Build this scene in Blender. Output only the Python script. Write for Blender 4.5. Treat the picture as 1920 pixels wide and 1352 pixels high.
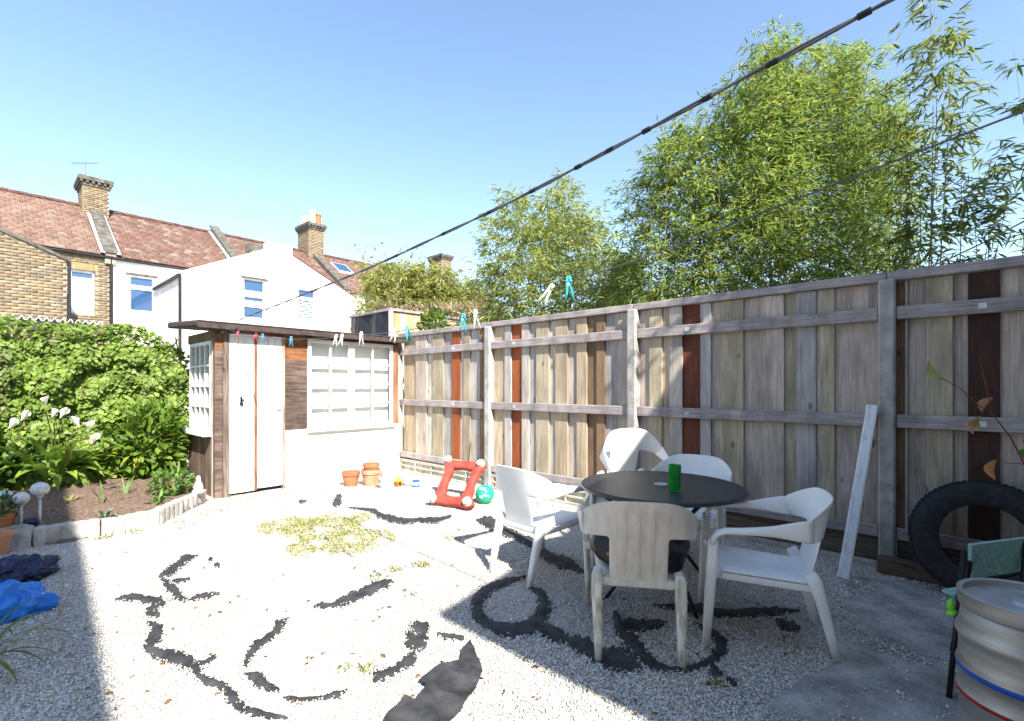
import bpy, bmesh, math, random
import numpy as np
from mathutils import Vector, Matrix, noise as mnoise

random.seed(7)
RNG = np.random.default_rng(7)
for o in list(bpy.data.objects):
    bpy.data.objects.remove(o)
scene = bpy.context.scene
COL = scene.collection

# ------------------------------------------------------------------ camera
# World frame: +x runs right along the garden fence, +y goes through the fence, z up.
CAMX, CAMY, CAMZ = 0.41, -4.73, 1.40
CS, SN = 0.7365, 0.6765
FPX = 914.0
cam_d = bpy.data.cameras.new('camera')
cam = bpy.data.objects.new('camera', cam_d)
COL.objects.link(cam)
cam.location = (CAMX, CAMY, CAMZ)
cam.rotation_euler = (math.radians(90), 0, math.atan2(SN, CS))
cam_d.sensor_width = 36
cam_d.lens = FPX / 1920 * 36
cam_d.shift_y = 48 / 1920
cam_d.clip_start = 0.05
cam_d.clip_end = 2000
scene.camera = cam

# ------------------------------------------------------------------ sky and sun
SUN_EL = math.radians(42)
shx, shy = 0.45, -0.893                       # towards the sun, camera frame
sx, sy = shx * CS - shy * SN, shx * SN + shy * CS
world = bpy.data.worlds.new('World')
scene.world = world
world.use_nodes = True
wn = world.node_tree
wn.nodes.clear()
sky = wn.nodes.new('ShaderNodeTexSky')
sky.sky_type = 'NISHITA'
sky.sun_disc = False
sky.sun_elevation = SUN_EL
sky.sun_rotation = math.atan2(sx, sy)
sky.altitude = 30
sky.air_density = 1.1
sky.dust_density = 0.5
sky.ozone_density = 1.5
bg = wn.nodes.new('ShaderNodeBackground')
bg.inputs['Strength'].default_value = 0.12
wo = wn.nodes.new('ShaderNodeOutputWorld')
wn.links.new(sky.outputs[0], bg.inputs[0])
wn.links.new(bg.outputs[0], wo.inputs[0])
sun_d = bpy.data.lights.new('sun', 'SUN')
sun_d.energy = 4.6
sun_d.angle = math.radians(0.55)
sun_d.color = (1.0, 0.95, 0.86)
sun = bpy.data.objects.new('sun', sun_d)
COL.objects.link(sun)
sv = Vector((sx * math.cos(SUN_EL), sy * math.cos(SUN_EL), math.sin(SUN_EL)))
sun.rotation_euler = sv.to_track_quat('Z', 'Y').to_euler()
sun.location = sv * 30
scene.view_settings.view_transform = 'Standard'
scene.view_settings.look = 'None'
scene.view_settings.gamma = 1
scene.view_settings.use_curve_mapping = False
scene.view_settings.exposure = 1.48
scene.cycles.max_bounces = 8
scene.cycles.transparent_max_bounces = 12

# ------------------------------------------------------------------ survey helpers
def W(X, Y, z=0.0):
    """camera-frame plan position (X right, Y ahead) to world"""
    return Vector((CAMX + X * CS - Y * SN, CAMY + X * SN + Y * CS, z))
def P(px, py, Y):
    return W((px - 960) / FPX * Y, Y, CAMZ - (py - 724) / FPX * Y)
def G(px, py, z=0.0):
    Y = (CAMZ - z) * FPX / (py - 724)
    return W((px - 960) / FPX * Y, Y, z)
def ray(px):
    d = (px - 960) / FPX
    return d * CS - SN, d * SN + CS
def onX(px, py, x0):
    dx, dy = ray(px)
    t = (x0 - CAMX) / dx
    return CAMY + dy * t, CAMZ - (py - 724) / FPX * t
def onY(px, py, y0):
    dx, dy = ray(px)
    t = (y0 - CAMY) / dy
    return CAMX + dx * t, CAMZ - (py - 724) / FPX * t

# ------------------------------------------------------------------ materials
MATS = {}
def M(name, col, rough=0.8, var=0.25, scale=8.0, bump=0.15, bscale=None, stretch=(1, 1, 1), objcol=False,
      attr=False, metal=0.0, spec=0.3, col2=None, transl=0.0, detail=5.0, lo=0.35, hi=0.65, bdist=0.01, world_co=False):
    m = bpy.data.materials.new(name)
    m.use_nodes = True
    nt = m.node_tree
    N, L = nt.nodes, nt.links
    N.clear()
    out = N.new('ShaderNodeOutputMaterial')
    b = N.new('ShaderNodeBsdfPrincipled')
    b.inputs['Roughness'].default_value = rough
    b.inputs['Metallic'].default_value = metal
    b.inputs['Specular IOR Level'].default_value = spec
    tc = N.new('ShaderNodeTexCoord')
    mp = N.new('ShaderNodeMapping')
    mp.inputs['Scale'].default_value = stretch
    oi = N.new('ShaderNodeObjectInfo')
    if world_co:
        ge = N.new('ShaderNodeNewGeometry')
        L.new(ge.outputs['Position'], mp.inputs['Vector'])
    else:
        va = N.new('ShaderNodeVectorMath')
        va.operation = 'ADD'
        mu = N.new('ShaderNodeMath'); mu.operation = 'MULTIPLY'; mu.inputs[1].default_value = 37.0
        L.new(oi.outputs['Random'], mu.inputs[0])
        L.new(tc.outputs['Object'], va.inputs[0])
        L.new(mu.outputs[0], va.inputs[1])
        L.new(va.outputs[0], mp.inputs['Vector'])
    nz = N.new('ShaderNodeTexNoise')
    nz.inputs['Scale'].default_value = scale
    nz.inputs['Detail'].default_value = detail
    L.new(mp.outputs[0], nz.inputs['Vector'])
    rp = N.new('ShaderNodeMapRange')
    rp.inputs['From Min'].default_value = lo
    rp.inputs['From Max'].default_value = hi
    L.new(nz.outputs['Fac'], rp.inputs['Value'])
    mx = N.new('ShaderNodeMix'); mx.data_type = 'RGBA'
    L.new(rp.outputs[0], mx.inputs['Factor'])
    if objcol or attr:
        if objcol:
            src = oi.outputs['Color']
        else:
            at = N.new('ShaderNodeAttribute'); at.attribute_name = 'Col'
            src = at.outputs['Color']
        for k, f in ((6, 1 - var), (7, 1 + var)):
            vm = N.new('ShaderNodeVectorMath'); vm.operation = 'SCALE'
            vm.inputs['Scale'].default_value = f
            L.new(src, vm.inputs[0])
            L.new(vm.outputs[0], mx.inputs[k])
    else:
        c2 = col2 if col2 else tuple(min(1, c * (1 + var)) for c in col)
        c1 = col if col2 else tuple(c * (1 - var) for c in col)
        mx.inputs[6].default_value = (*c1, 1)
        mx.inputs[7].default_value = (*c2, 1)
    L.new(mx.outputs[2], b.inputs['Base Color'])
    if bump:
        bp = N.new('ShaderNodeBump')
        bp.inputs['Strength'].default_value = bump
        bp.inputs['Distance'].default_value = bdist
        if bscale:
            n2 = N.new('ShaderNodeTexNoise'); n2.inputs['Scale'].default_value = bscale; n2.inputs['Detail'].default_value = 4
            L.new(mp.outputs[0], n2.inputs['Vector'])
            L.new(n2.outputs['Fac'], bp.inputs['Height'])
        else:
            L.new(nz.outputs['Fac'], bp.inputs['Height'])
        L.new(bp.outputs[0], b.inputs['Normal'])
    if transl:
        tr = N.new('ShaderNodeBsdfTranslucent')
        L.new(mx.outputs[2], tr.inputs['Color'])
        ms = N.new('ShaderNodeMixShader'); ms.inputs[0].default_value = transl
        L.new(b.outputs[0], ms.inputs[1]); L.new(tr.outputs[0], ms.inputs[2])
        L.new(ms.outputs[0], out.inputs[0])
    else:
        L.new(b.outputs[0], out.inputs[0])
    MATS[name] = m
    return m

def thin_glass(name, tint=(0.9, 0.95, 0.95), refl=0.12, rough=0.02):
    m = bpy.data.materials.new(name); m.use_nodes = True
    N, L = m.node_tree.nodes, m.node_tree.links
    N.clear()
    o = N.new('ShaderNodeOutputMaterial'); t = N.new('ShaderNodeBsdfTransparent'); g = N.new('ShaderNodeBsdfGlossy'); x = N.new('ShaderNodeMixShader')
    t.inputs[0].default_value = (*tint, 1); g.inputs['Roughness'].default_value = rough
    x.inputs[0].default_value = refl
    L.new(t.outputs[0], x.inputs[1]); L.new(g.outputs[0], x.inputs[2]); L.new(x.outputs[0], o.inputs[0])
    return m

m_gravel = M('gravel_ground', (0.36, 0.335, 0.30), 0.9, scale=110, col2=(0.62, 0.595, 0.56), bump=1.0, bdist=0.012, detail=3, lo=0.3, hi=0.7, world_co=True)
m_stone = M('gravel_stone', (0.5, 0.5, 0.5), 0.85, var=0.12, scale=40, attr=True, bump=0)
m_conc_patch = M('old_concrete', (0.17, 0.155, 0.14), 0.9, scale=3.6, col2=(0.50, 0.48, 0.45), bump=0.5, bscale=60, detail=12, lo=0.34, hi=0.66, world_co=True)
for _n in m_conc_patch.node_tree.nodes:
    if _n.type == 'TEX_NOISE' and _n.inputs['Detail'].default_value > 5: _n.inputs['Roughness'].default_value = 0.72
m_soil = M('soil', (0.10, 0.065, 0.045), 0.95, scale=30, col2=(0.23, 0.155, 0.115), bump=1.0, bdist=0.03, detail=8, world_co=True)
m_membrane = M('weed_membrane', (0.024, 0.024, 0.026), 0.8, scale=12, col2=(0.056, 0.056, 0.060), bump=0.2, bscale=160, spec=0.25)
m_board = M('fence_board', (0.3, 0.26, 0.24), 0.85, var=0.24, scale=6, objcol=True, stretch=(14, 14, 0.7), bump=0.25, detail=8, lo=0.3, hi=0.7, bdist=0.006)
m_rail = M('fence_rail', (0.33, 0.29, 0.285), 0.85, var=0.22, scale=6, stretch=(0.7, 14, 14), bump=0.35, detail=8, bdist=0.006)
m_post = M('concrete_post', (0.30, 0.29, 0.27), 0.9, scale=9, col2=(0.44, 0.43, 0.40), bump=0.5, bscale=55, detail=8)
m_gboard = M('gravel_board', (0.33, 0.31, 0.24), 0.9, scale=8, col2=(0.55, 0.53, 0.45), bump=0.4, bscale=60)
m_sleeper = M('sleeper_wood', (0.07, 0.045, 0.032), 0.9, scale=6, col2=(0.15, 0.10, 0.075), stretch=(1, 8, 8), bump=0.5)
m_darkboard = M('dark_gravel_board', (0.06, 0.05, 0.042), 0.9, scale=6, col2=(0.13, 0.11, 0.09), stretch=(1, 8, 8), bump=0.4)
m_plastic = M('white_plastic', (0.74, 0.74, 0.735), 0.38, scale=7, col2=(0.80, 0.80, 0.79), bump=0.03, spec=0.45, detail=8)
m_plastic_dirty = M('dirty_plastic', (0.47, 0.435, 0.385), 0.5, scale=5, col2=(0.58, 0.55, 0.505), bump=0.05, spec=0.4, detail=10, stretch=(6, 6, 1.2), lo=0.3, hi=0.62)
m_mossy_plastic = M('algae_plastic', (0.33, 0.305, 0.20), 0.55, scale=6, col2=(0.66, 0.64, 0.59), bump=0.08, detail=10, stretch=(6, 6, 1.5), lo=0.32, hi=0.6)
m_table = M('black_mesh_metal', (0.016, 0.017, 0.021), 0.42, scale=260, col2=(0.032, 0.033, 0.038), bump=0.25, spec=0.5, detail=1)
m_black = M('black_metal', (0.013, 0.013, 0.015), 0.45, scale=20, bump=0.05)
m_rubber = M('tyre_rubber', (0.013, 0.013, 0.014), 0.7, scale=25, col2=(0.024, 0.024, 0.026), bump=0.15)
m_bag = M('black_bag', (0.010, 0.010, 0.012), 0.3, scale=14, bump=0.5, bdist=0.02)
m_bluebag = M('navy_bag', (0.012, 0.017, 0.048), 0.3, scale=10, col2=(0.022, 0.03, 0.085), bump=0.6, bdist=0.03)
m_blue = M('blue_plastic', (0.015, 0.17, 0.60), 0.3, scale=8, col2=(0.02, 0.22, 0.70), bump=0.35, bdist=0.02, spec=0.5)
m_terra = M('terracotta', (0.36, 0.115, 0.052), 0.8, scale=10, col2=(0.46, 0.175, 0.085), bump=0.15)
m_terra_pale = M('pale_terracotta', (0.44, 0.20, 0.115), 0.8, scale=10, col2=(0.53, 0.28, 0.17), bump=0.15)
m_red = M('red_plastic', (0.33, 0.045, 0.032), 0.5, scale=7, col2=(0.42, 0.08, 0.058), bump=0.1)
m_cream_plastic = M('cream_plastic', (0.42, 0.39, 0.33), 0.55, scale=9, col2=(0.55, 0.52, 0.46), bump=0.05)
m_ball = M('green_ball', (0.015, 0.36, 0.20), 0.35, scale=7, col2=(0.03, 0.45, 0.27), bump=0.02)
m_whitepaint = M('white_paint', (0.70, 0.69, 0.67), 0.7, scale=6, col2=(0.80, 0.79, 0.78), bump=0.15, detail=8)
m_render = M('white_render', (0.74, 0.73, 0.71), 0.85, scale=3, col2=(0.80, 0.795, 0.78), bump=0.2, bscale=40)
m_peel = M('peeling_door_paint', (0.42, 0.36, 0.30), 0.75, scale=4, col2=(0.78, 0.77, 0.75), bump=0.2, stretch=(10, 10, 0.7), lo=0.27, hi=0.46, detail=9)
m_clad = M('weathered_cladding', (0.115, 0.075, 0.055), 0.85, var=0.35, scale=5, objcol=True, stretch=(8, 0.9, 8), bump=0.5, detail=8, bdist=0.008)
m_vclad = M('vertical_cladding', (0.2, 0.15, 0.12), 0.85, var=0.35, scale=5, objcol=True, stretch=(8, 8, 0.8), bump=0.5, detail=8, bdist=0.008)
m_felt = M('roof_felt', (0.045, 0.033, 0.03), 0.9, scale=12, col2=(0.08, 0.06, 0.053), bump=0.4)
m_glass = thin_glass('window_glass', refl=0.05, tint=(0.95, 0.97, 0.96))
m_blind = M('white_blind', (0.78, 0.78, 0.76), 0.9, scale=4, col2=(0.82, 0.82, 0.80), bump=0.05)
m_house_glass = M('house_glass', (0.03, 0.075, 0.17), 0.04, scale=1, bump=0, spec=1.0, var=0.1)  # blue base colour stands in for the sky reflected in the panes
m_upvc = M('white_upvc', (0.78, 0.78, 0.78), 0.4, scale=3, bump=0)
m_brick = M('stock_brick', (0.4, 0.3, 0.2), 0.9, var=0.22, scale=16, attr=True, bump=0.3)
m_mortar = M('mortar', (0.27, 0.235, 0.18), 0.95, scale=12, bump=0.2)
m_tile = M('clay_tile', (0.3, 0.1, 0.08), 0.85, var=0.2, scale=9, attr=True, bump=0.2)
m_lead = M('lead_flashing', (0.50, 0.51, 0.53), 0.6, scale=6, bump=0.1)
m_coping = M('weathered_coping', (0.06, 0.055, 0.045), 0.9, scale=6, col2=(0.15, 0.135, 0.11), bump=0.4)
m_gutter = M('black_gutter', (0.018, 0.018, 0.02), 0.5, scale=5, bump=0)
m_pot_white = M('buff_chimney_pot', (0.68, 0.62, 0.55), 0.8, scale=6, bump=0.1)
m_aerial = M('aerial_metal', (0.22, 0.22, 0.24), 0.5, scale=5, bump=0, metal=0.6)
m_steel = M('keg_steel', (0.36, 0.335, 0.30), 0.5, scale=4, col2=(0.50, 0.475, 0.44), bump=0.08, metal=0.65, stretch=(1, 1, 7), detail=8)
m_keg_top = M('keg_lid_steel', (0.42, 0.41, 0.40), 0.5, scale=8, col2=(0.56, 0.56, 0.56), bump=0.08, metal=0.55)
m_bandblue = M('blue_band', (0.02, 0.09, 0.42), 0.5, scale=8, bump=0.02)
m_bandred = M('red_band', (0.42, 0.02, 0.02), 0.5, scale=8, bump=0.02)
m_turq = M('turquoise_paint', (0.20, 0.40, 0.36), 0.75, scale=5, col2=(0.34, 0.54, 0.48), bump=0.3, stretch=(1, 8, 8))
m_lime = M('lime_plastic', (0.20, 0.60, 0.05), 0.5, scale=6, bump=0.05)
m_edge = M('concrete_edging', (0.27, 0.255, 0.23), 0.9, scale=8, col2=(0.47, 0.455, 0.43), bump=0.6, bscale=45, detail=8)
m_corr = M('corrugated_sheet', (0.50, 0.49, 0.50), 0.7, scale=5, col2=(0.64, 0.63, 0.64), bump=0.1)
m_leaf = M('leaf', (0.1, 0.2, 0.05), 0.5, var=0.18, scale=14, attr=True, bump=0.1, transl=0.5, spec=0.35)
m_leafo = M('broad_leaf', (0.1, 0.2, 0.05), 0.45, var=0.22, scale=14, objcol=True, bump=0.15, transl=0.35, spec=0.4)
m_stem = M('stem', (0.16, 0.14, 0.06), 0.7, scale=8, bump=0.1)
m_cane = M('bamboo_cane', (0.20, 0.20, 0.06), 0.5, scale=8, col2=(0.30, 0.24, 0.10), bump=0.05)
m_grass = M('grass_blade', (0.2, 0.2, 0.05), 0.7, var=0.15, scale=20, attr=True, bump=0, transl=0.3)
m_petal = M('white_petal', (0.80, 0.79, 0.75), 0.5, scale=6, bump=0.02, transl=0.3)
m_globe = M('crackle_globe', (0.42, 0.42, 0.43), 0.25, scale=40, col2=(0.68, 0.68, 0.70), bump=0.4, spec=0.6, detail=2)
m_tarp = M('dark_tarp', (0.010, 0.011, 0.016), 0.35, scale=3, col2=(0.022, 0.024, 0.034), bump=0.8, bdist=0.05, stretch=(3, 3, 0.6))
m_line = M('washing_line', (0.10, 0.105, 0.12), 0.5, scale=30, bump=0)
m_tie = M('black_tie', (0.012, 0.012, 0.014), 0.5, scale=30, bump=0)
m_peg = M('peg_plastic', (0.5, 0.5, 0.5), 0.45, var=0.08, scale=20, objcol=True, bump=0)
m_pale_plank = M('painted_plank', (0.52, 0.52, 0.54), 0.75, scale=7, col2=(0.70, 0.70, 0.71), bump=0.3, stretch=(6, 6, 0.8), detail=8, lo=0.3, hi=0.5)
m_green_cup = bpy.data.materials.new('green_acrylic'); m_green_cup.use_nodes = True
_b = m_green_cup.node_tree.nodes['Principled BSDF']
_b.inputs['Base Color'].default_value = (0.01, 0.42, 0.05, 1); _b.inputs['Roughness'].default_value = 0.12
_b.inputs['Transmission Weight'].default_value = 0.55; _b.inputs['IOR'].default_value = 1.3

def weathered(m, knots=True):
    """adds long water stains, dark knots and end-grain dirt to a board material"""
    N, L = m.node_tree.nodes, m.node_tree.links
    b = next(n for n in N if n.type == 'BSDF_PRINCIPLED')
    src = b.inputs['Base Color'].links[0].from_socket
    mp = next(n for n in N if n.type == 'MAPPING')
    vec = mp.inputs['Vector'].links[0].from_socket
    m2 = N.new('ShaderNodeMapping'); m2.inputs['Scale'].default_value = (3.0, 3.0, 0.9); L.new(vec, m2.inputs['Vector'])
    n2 = N.new('ShaderNodeTexNoise'); n2.inputs['Scale'].default_value = 2.2; n2.inputs['Detail'].default_value = 6; L.new(m2.outputs[0], n2.inputs['Vector'])
    r2 = N.new('ShaderNodeMapRange'); r2.inputs['From Min'].default_value = 0.30; r2.inputs['From Max'].default_value = 0.62; r2.inputs['To Min'].default_value = 0.66; r2.inputs['To Max'].default_value = 1.1; L.new(n2.outputs['Fac'], r2.inputs['Value'])
    v1 = N.new('ShaderNodeVectorMath'); v1.operation = 'SCALE'; L.new(src, v1.inputs[0]); L.new(r2.outputs[0], v1.inputs['Scale'])
    last = v1.outputs[0]
    if knots:
        m3 = N.new('ShaderNodeMapping'); m3.inputs['Scale'].default_value = (5.5, 5.5, 2.6); L.new(vec, m3.inputs['Vector'])
        vo = N.new('ShaderNodeTexVoronoi'); vo.inputs['Scale'].default_value = 1.0; L.new(m3.outputs[0], vo.inputs['Vector'])
        r3 = N.new('ShaderNodeMapRange'); r3.inputs['From Min'].default_value = 0.05; r3.inputs['From Max'].default_value = 0.12; r3.inputs['To Min'].default_value = 0.4; r3.inputs['To Max'].default_value = 1.0; L.new(vo.outputs['Distance'], r3.inputs['Value'])
        v2 = N.new('ShaderNodeVectorMath'); v2.operation = 'SCALE'; L.new(last, v2.inputs[0]); L.new(r3.outputs[0], v2.inputs['Scale'])
        last = v2.outputs[0]
    L.new(last, b.inputs['Base Color'])
weathered(m_board); weathered(m_rail, False); weathered(m_clad, False); weathered(m_vclad); weathered(m_post, False)

# ------------------------------------------------------------------ object helpers
WP = {}
def thing(name, label, cat, loc=(0, 0, 0), group=None):
    o = bpy.data.objects.new(name, None)
    o.empty_display_size = 0.1
    COL.objects.link(o)
    o.location = loc
    WP[o] = Vector(loc)
    o['label'] = label; o['category'] = cat
    if group: o['group'] = group
    return o
def tag(o, label=None, cat=None, group=None, kind=None):
    if label: o['label'] = label
    if cat: o['category'] = cat
    if group: o['group'] = group
    if kind: o['kind'] = kind
    return o
def link_mesh(name, me, mat, parent=None, center=None):
    """mesh holds world (or root-local) coordinates; its origin moves to its own centre"""
    n = len(me.vertices)
    co = np.empty(n * 3, dtype=np.float32); me.vertices.foreach_get('co', co); co = co.reshape(-1, 3)
    if center is None:
        c = (co.min(0) + co.max(0)) / 2
        if parent is None: c[2] = co[:, 2].min()
    else:
        c = np.array(center, dtype=np.float32)
    co -= c
    me.vertices.foreach_set('co', co.ravel())
    me.update()
    me.materials.append(mat)
    o = bpy.data.objects.new(name, me)
    COL.objects.link(o)
    c = Vector([float(v) for v in c])
    WP[o] = c
    if parent is not None:
        o.parent = parent
        o.location = c - WP[parent]
    else:
        o.location = c
    return o

class B:
    def __init__(s): s.bm = bmesh.new()
    def box(s, lo, hi, bev=0.0, rot=None, seg=1):
        bm2 = bmesh.new()
        bmesh.ops.create_cube(bm2, size=1)
        lo, hi = Vector(lo), Vector(hi)
        d = hi - lo
        for v in bm2.verts: v.co = Vector((v.co.x * d.x, v.co.y * d.y, v.co.z * d.z))
        if bev: bmesh.ops.bevel(bm2, geom=bm2.edges[:], offset=bev, segments=seg, affect='EDGES', profile=0.5)
        mtx = Matrix.Translation((lo + hi) / 2)
        if rot is not None: mtx = mtx @ rot
        bmesh.ops.transform(bm2, matrix=mtx, verts=bm2.verts)
        s.join(bm2); return s
    def join(s, bm2):
        me = bpy.data.meshes.new('tmp'); bm2.to_mesh(me); bm2.free()
        s.bm.from_mesh(me); bpy.data.meshes.remove(me)
    def sweep(s, pts, ws, hs=None, up=(0, 0, 1), n=8, pw=1.0, cap=True, closed=False):
        pts = [Vector(p) for p in pts]
        if not hasattr(ws, '__len__'): ws = [ws] * len(pts)
        if hs is None: hs = ws
        if not hasattr(hs, '__len__'): hs = [hs] * len(pts)
        up = Vector(up)
        rings = []
        m = len(pts)
        for i, p in enumerate(pts):
            if closed: t = pts[(i + 1) % m] - pts[i - 1]
            else: t = pts[min(i + 1, m - 1)] - pts[max(i - 1, 0)]
            t.normalize()
            sd = t.cross(up)
            if sd.length < 1e-3: sd = t.cross(Vector((1, 0, 0)) if abs(t.x) < 0.9 else Vector((0, 1, 0)))
            sd.normalize(); u2 = sd.cross(t)
            r = []
            for k in range(n):
                a = 2 * math.pi * (k + 0.5) / n
                ca, sa = math.cos(a), math.sin(a)
                ca = math.copysign(abs(ca) ** pw, ca); sa = math.copysign(abs(sa) ** pw, sa)
                r.append(s.bm.verts.new(p + sd * (ca * ws[i] / 2) + u2 * (sa * hs[i] / 2)))
            rings.append(r)
        rng = range(m) if closed else range(m - 1)
        for i in rng:
            a, b = rings[i], rings[(i + 1) % m]
            for k in range(n):
                s.bm.faces.new((a[k], a[(k + 1) % n], b[(k + 1) % n], b[k]))
        if cap and not closed:
            s.bm.faces.new(rings[0][::-1]); s.bm.faces.new(rings[-1])
        return s
    def lathe(s, prof, c=(0, 0, 0), n=28, mtx=None):
        c = Vector(c)
        rings = []
        for r, z in prof:
            if r < 1e-5:
                v = Vector((0, 0, z)); v = (mtx @ v if mtx else v) + c
                rings.append([s.bm.verts.new(v)])
            else:
                q = []
                for k in range(n):
                    a = 2 * math.pi * k / n
                    v = Vector((r * math.cos(a), r * math.sin(a), z))
                    v = (mtx @ v if mtx else v) + c
                    q.append(s.bm.verts.new(v))
                rings.append(q)
        for i in range(len(rings) - 1):
            a, b = rings[i], rings[i + 1]
            for k in range(n):
                k2 = (k + 1) % n
                if len(a) == 1 and len(b) == 1: continue
                if len(a) == 1: s.bm.faces.new((a[0], b[k2], b[k]))
                elif len(b) == 1: s.bm.faces.new((a[k], a[k2], b[0]))
                else: s.bm.faces.new((a[k], a[k2], b[k2], b[k]))
        return s
    def prism(s, poly, d, bev=0):
        """poly: list of 3D points (planar), extruded by vector d"""
        d = Vector(d)
        a = [s.bm.verts.new(Vector(p)) for p in poly]
        b = [s.bm.verts.new(Vector(p) + d) for p in poly]
        n = len(a)
        s.bm.faces.new(a); s.bm.faces.new(b[::-1])
        for i in range(n): s.bm.faces.new((a[i], b[i], b[(i + 1) % n], a[(i + 1) % n]))
        return s
    def grid(s, rows):
        """rows of 3D points"""
        vs = [[s.bm.verts.new(Vector(p)) for p in r] for r in rows]
        for i in range(len(vs) - 1):
            for j in range(len(vs[0]) - 1):
                s.bm.faces.new((vs[i][j], vs[i][j + 1], vs[i + 1][j + 1], vs[i + 1][j]))
        return vs
    def sphere(s, c, r, sc=(1, 1, 1), u=20, v=12, amp=0.0, fr=5.0, seed=0.0):
        bm2 = bmesh.new()
        bmesh.ops.create_uvsphere(bm2, u_segments=u, v_segments=v, radius=r)
        for w in bm2.verts:
            if amp:
                w.co *= 1 + amp * mnoise.noise(w.co * fr + Vector((seed, seed * 1.7, 3.1)))
            w.co = Vector((w.co.x * sc[0], w.co.y * sc[1], w.co.z * sc[2])) + Vector(c)
        s.join(bm2); return s
    def mesh(s, smooth=False):
        bmesh.ops.recalc_face_normals(s.bm, faces=s.bm.faces)
        me = bpy.data.meshes.new('mesh')
        s.bm.to_mesh(me); s.bm.free()
        if smooth:
            me.polygons.foreach_set('use_smooth', [True] * len(me.polygons))
        return me
    def build(s, name, mat, parent=None, smooth=False, center=None):
        return link_mesh(name, s.mesh(smooth), mat, parent, center)

def smooth_angle(o, ang=40):
    me = o.data
    me.polygons.foreach_set('use_smooth', [True] * len(me.polygons))
    bm = bmesh.new(); bm.from_mesh(me)
    for e in bm.edges:
        if len(e.link_faces) == 2 and e.calc_face_angle(0) > math.radians(ang): e.smooth = False
    bm.to_mesh(me); bm.free()
    return o
def box(name, lo, hi, mat, parent=None, bev=0.004, color=None):
    lo2 = [min(a, b) for a, b in zip(lo, hi)]; hi2 = [max(a, b) for a, b in zip(lo, hi)]
    o = B().box(lo2, hi2, bev).build(name, mat, parent)
    if color: o.color = (*color, 1)
    return o

def np_mesh(verts, faces_flat, face_sizes, cols=None):
    me = bpy.data.meshes.new('mesh')
    nv = len(verts); nf = len(face_sizes)
    me.vertices.add(nv); me.vertices.foreach_set('co', np.asarray(verts, dtype=np.float32).ravel())
    me.loops.add(len(faces_flat)); me.loops.foreach_set('vertex_index', np.asarray(faces_flat, dtype=np.int32))
    me.polygons.add(nf)
    st = np.concatenate(([0], np.cumsum(face_sizes)[:-1])).astype(np.int32)
    me.polygons.foreach_set('loop_start', st)
    me.update(calc_edges=True)
    if cols is not None:
        a = me.color_attributes.new('Col', 'FLOAT_COLOR', 'POINT')
        c4 = np.ones((nv, 4), dtype=np.float32); c4[:, :3] = cols
        a.data.foreach_set('color', c4.ravel())
    me.validate()
    return me

def unit(v):
    return v / np.maximum(np.linalg.norm(v, axis=-1, keepdims=True), 1e-6)
LEAF_SHAPES = {
    'lance': np.array([[0, 0], [.25, .5], [.6, .38], [1, 0], [.6, -.38], [.25, -.5]]),
    'ivy': np.array([[0, 0], [.1, .5], [.42, .36], [.58, .46], [1, 0], [.58, -.46], [.42, -.36], [.1, -.5]]),
    'oval': np.array([[0, 0], [.2, .38], [.55, .5], [.85, .28], [1, 0], [.85, -.28], [.55, -.5], [.2, -.38]]),
}
def leaves_mesh(pos, dirs, nrm, length, width, cols, shape='lance', fold=0.25, droop=0.15):
    sh = LEAF_SHAPES[shape]; k = len(sh)
    n = len(pos)
    d = unit(dirs); s = unit(np.cross(d, nrm)); u = np.cross(s, d)
    L = length[:, None, None]; Wd = width[:, None, None]
    t = sh[None, :, 0, None]; w = sh[None, :, 1, None]
    v = pos[:, None, :] + d[:, None, :] * (t * L) + s[:, None, :] * (w * Wd) + u[:, None, :] * (np.abs(w) * Wd * fold - t * t * L * droop)
    verts = v.reshape(-1, 3)
    # two faces, folded along the midrib
    tip = int(np.argmax(sh[:, 0]))
    f1 = list(range(0, tip + 1)); f2 = [0] + list(range(tip, k))
    base = (np.arange(n) * k)[:, None]
    fl = np.concatenate([base + np.array(f1)[None], base + np.array(f2)[None]], axis=1).ravel()
    sizes = np.tile([len(f1), len(f2)], n)
    return np_mesh(verts, fl, sizes, np.repeat(cols, k, axis=0))
def leaf_cols(n, a, b, extra=None, pe=0.0):
    t = RNG.random((n, 1))
    c = np.array(a)[None] * (1 - t) + np.array(b)[None] * t
    c = c * (0.75 + 0.5 * RNG.random((n, 1)))
    if extra is not None:
        mk = RNG.random(n) < pe
        c[mk] = np.array(extra)
    return c

# ================================================================== THE GROUND
gsz = 400
o = B().box((-gsz, -gsz, -0.5), (gsz, gsz, 0.0)).build('ground', m_gravel); tag(o, kind='structure')
def patch_poly(px_poly, z): return [G(x, y, z) for x, y in px_poly]
conc_px = [(1575, 1082), (1600, 1130), (1560, 1195), (1580, 1240), (1500, 1275), (1440, 1330), (1395, 1420), (1500, 1700), (2300, 1700), (2150, 1180), (1960, 1160), (1800, 1118), (1680, 1088)]
def ragged(poly, step=0.04, amp=0.03, seed=0.0):
    out = []
    for i in range(len(poly)):
        a, b = poly[i], poly[(i + 1) % len(poly)]
        n = max(1, int((b - a).length / step))
        for k in range(n):
            p = a.lerp(b, k / n)
            q = p * 9 + Vector((seed, seed, 0))
            out.append(p + Vector((mnoise.noise(q), mnoise.noise(q + Vector((7, 3, 1))), 0)) * amp)
    return out
cp = ragged(patch_poly(conc_px, 0.0), 0.06, 0.07)
o = B().prism([Vector((p.x, p.y, -0.03)) for p in cp], (0, 0, 0.036)).build('concrete_pad', m_conc_patch); tag(o, kind='structure')

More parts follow.
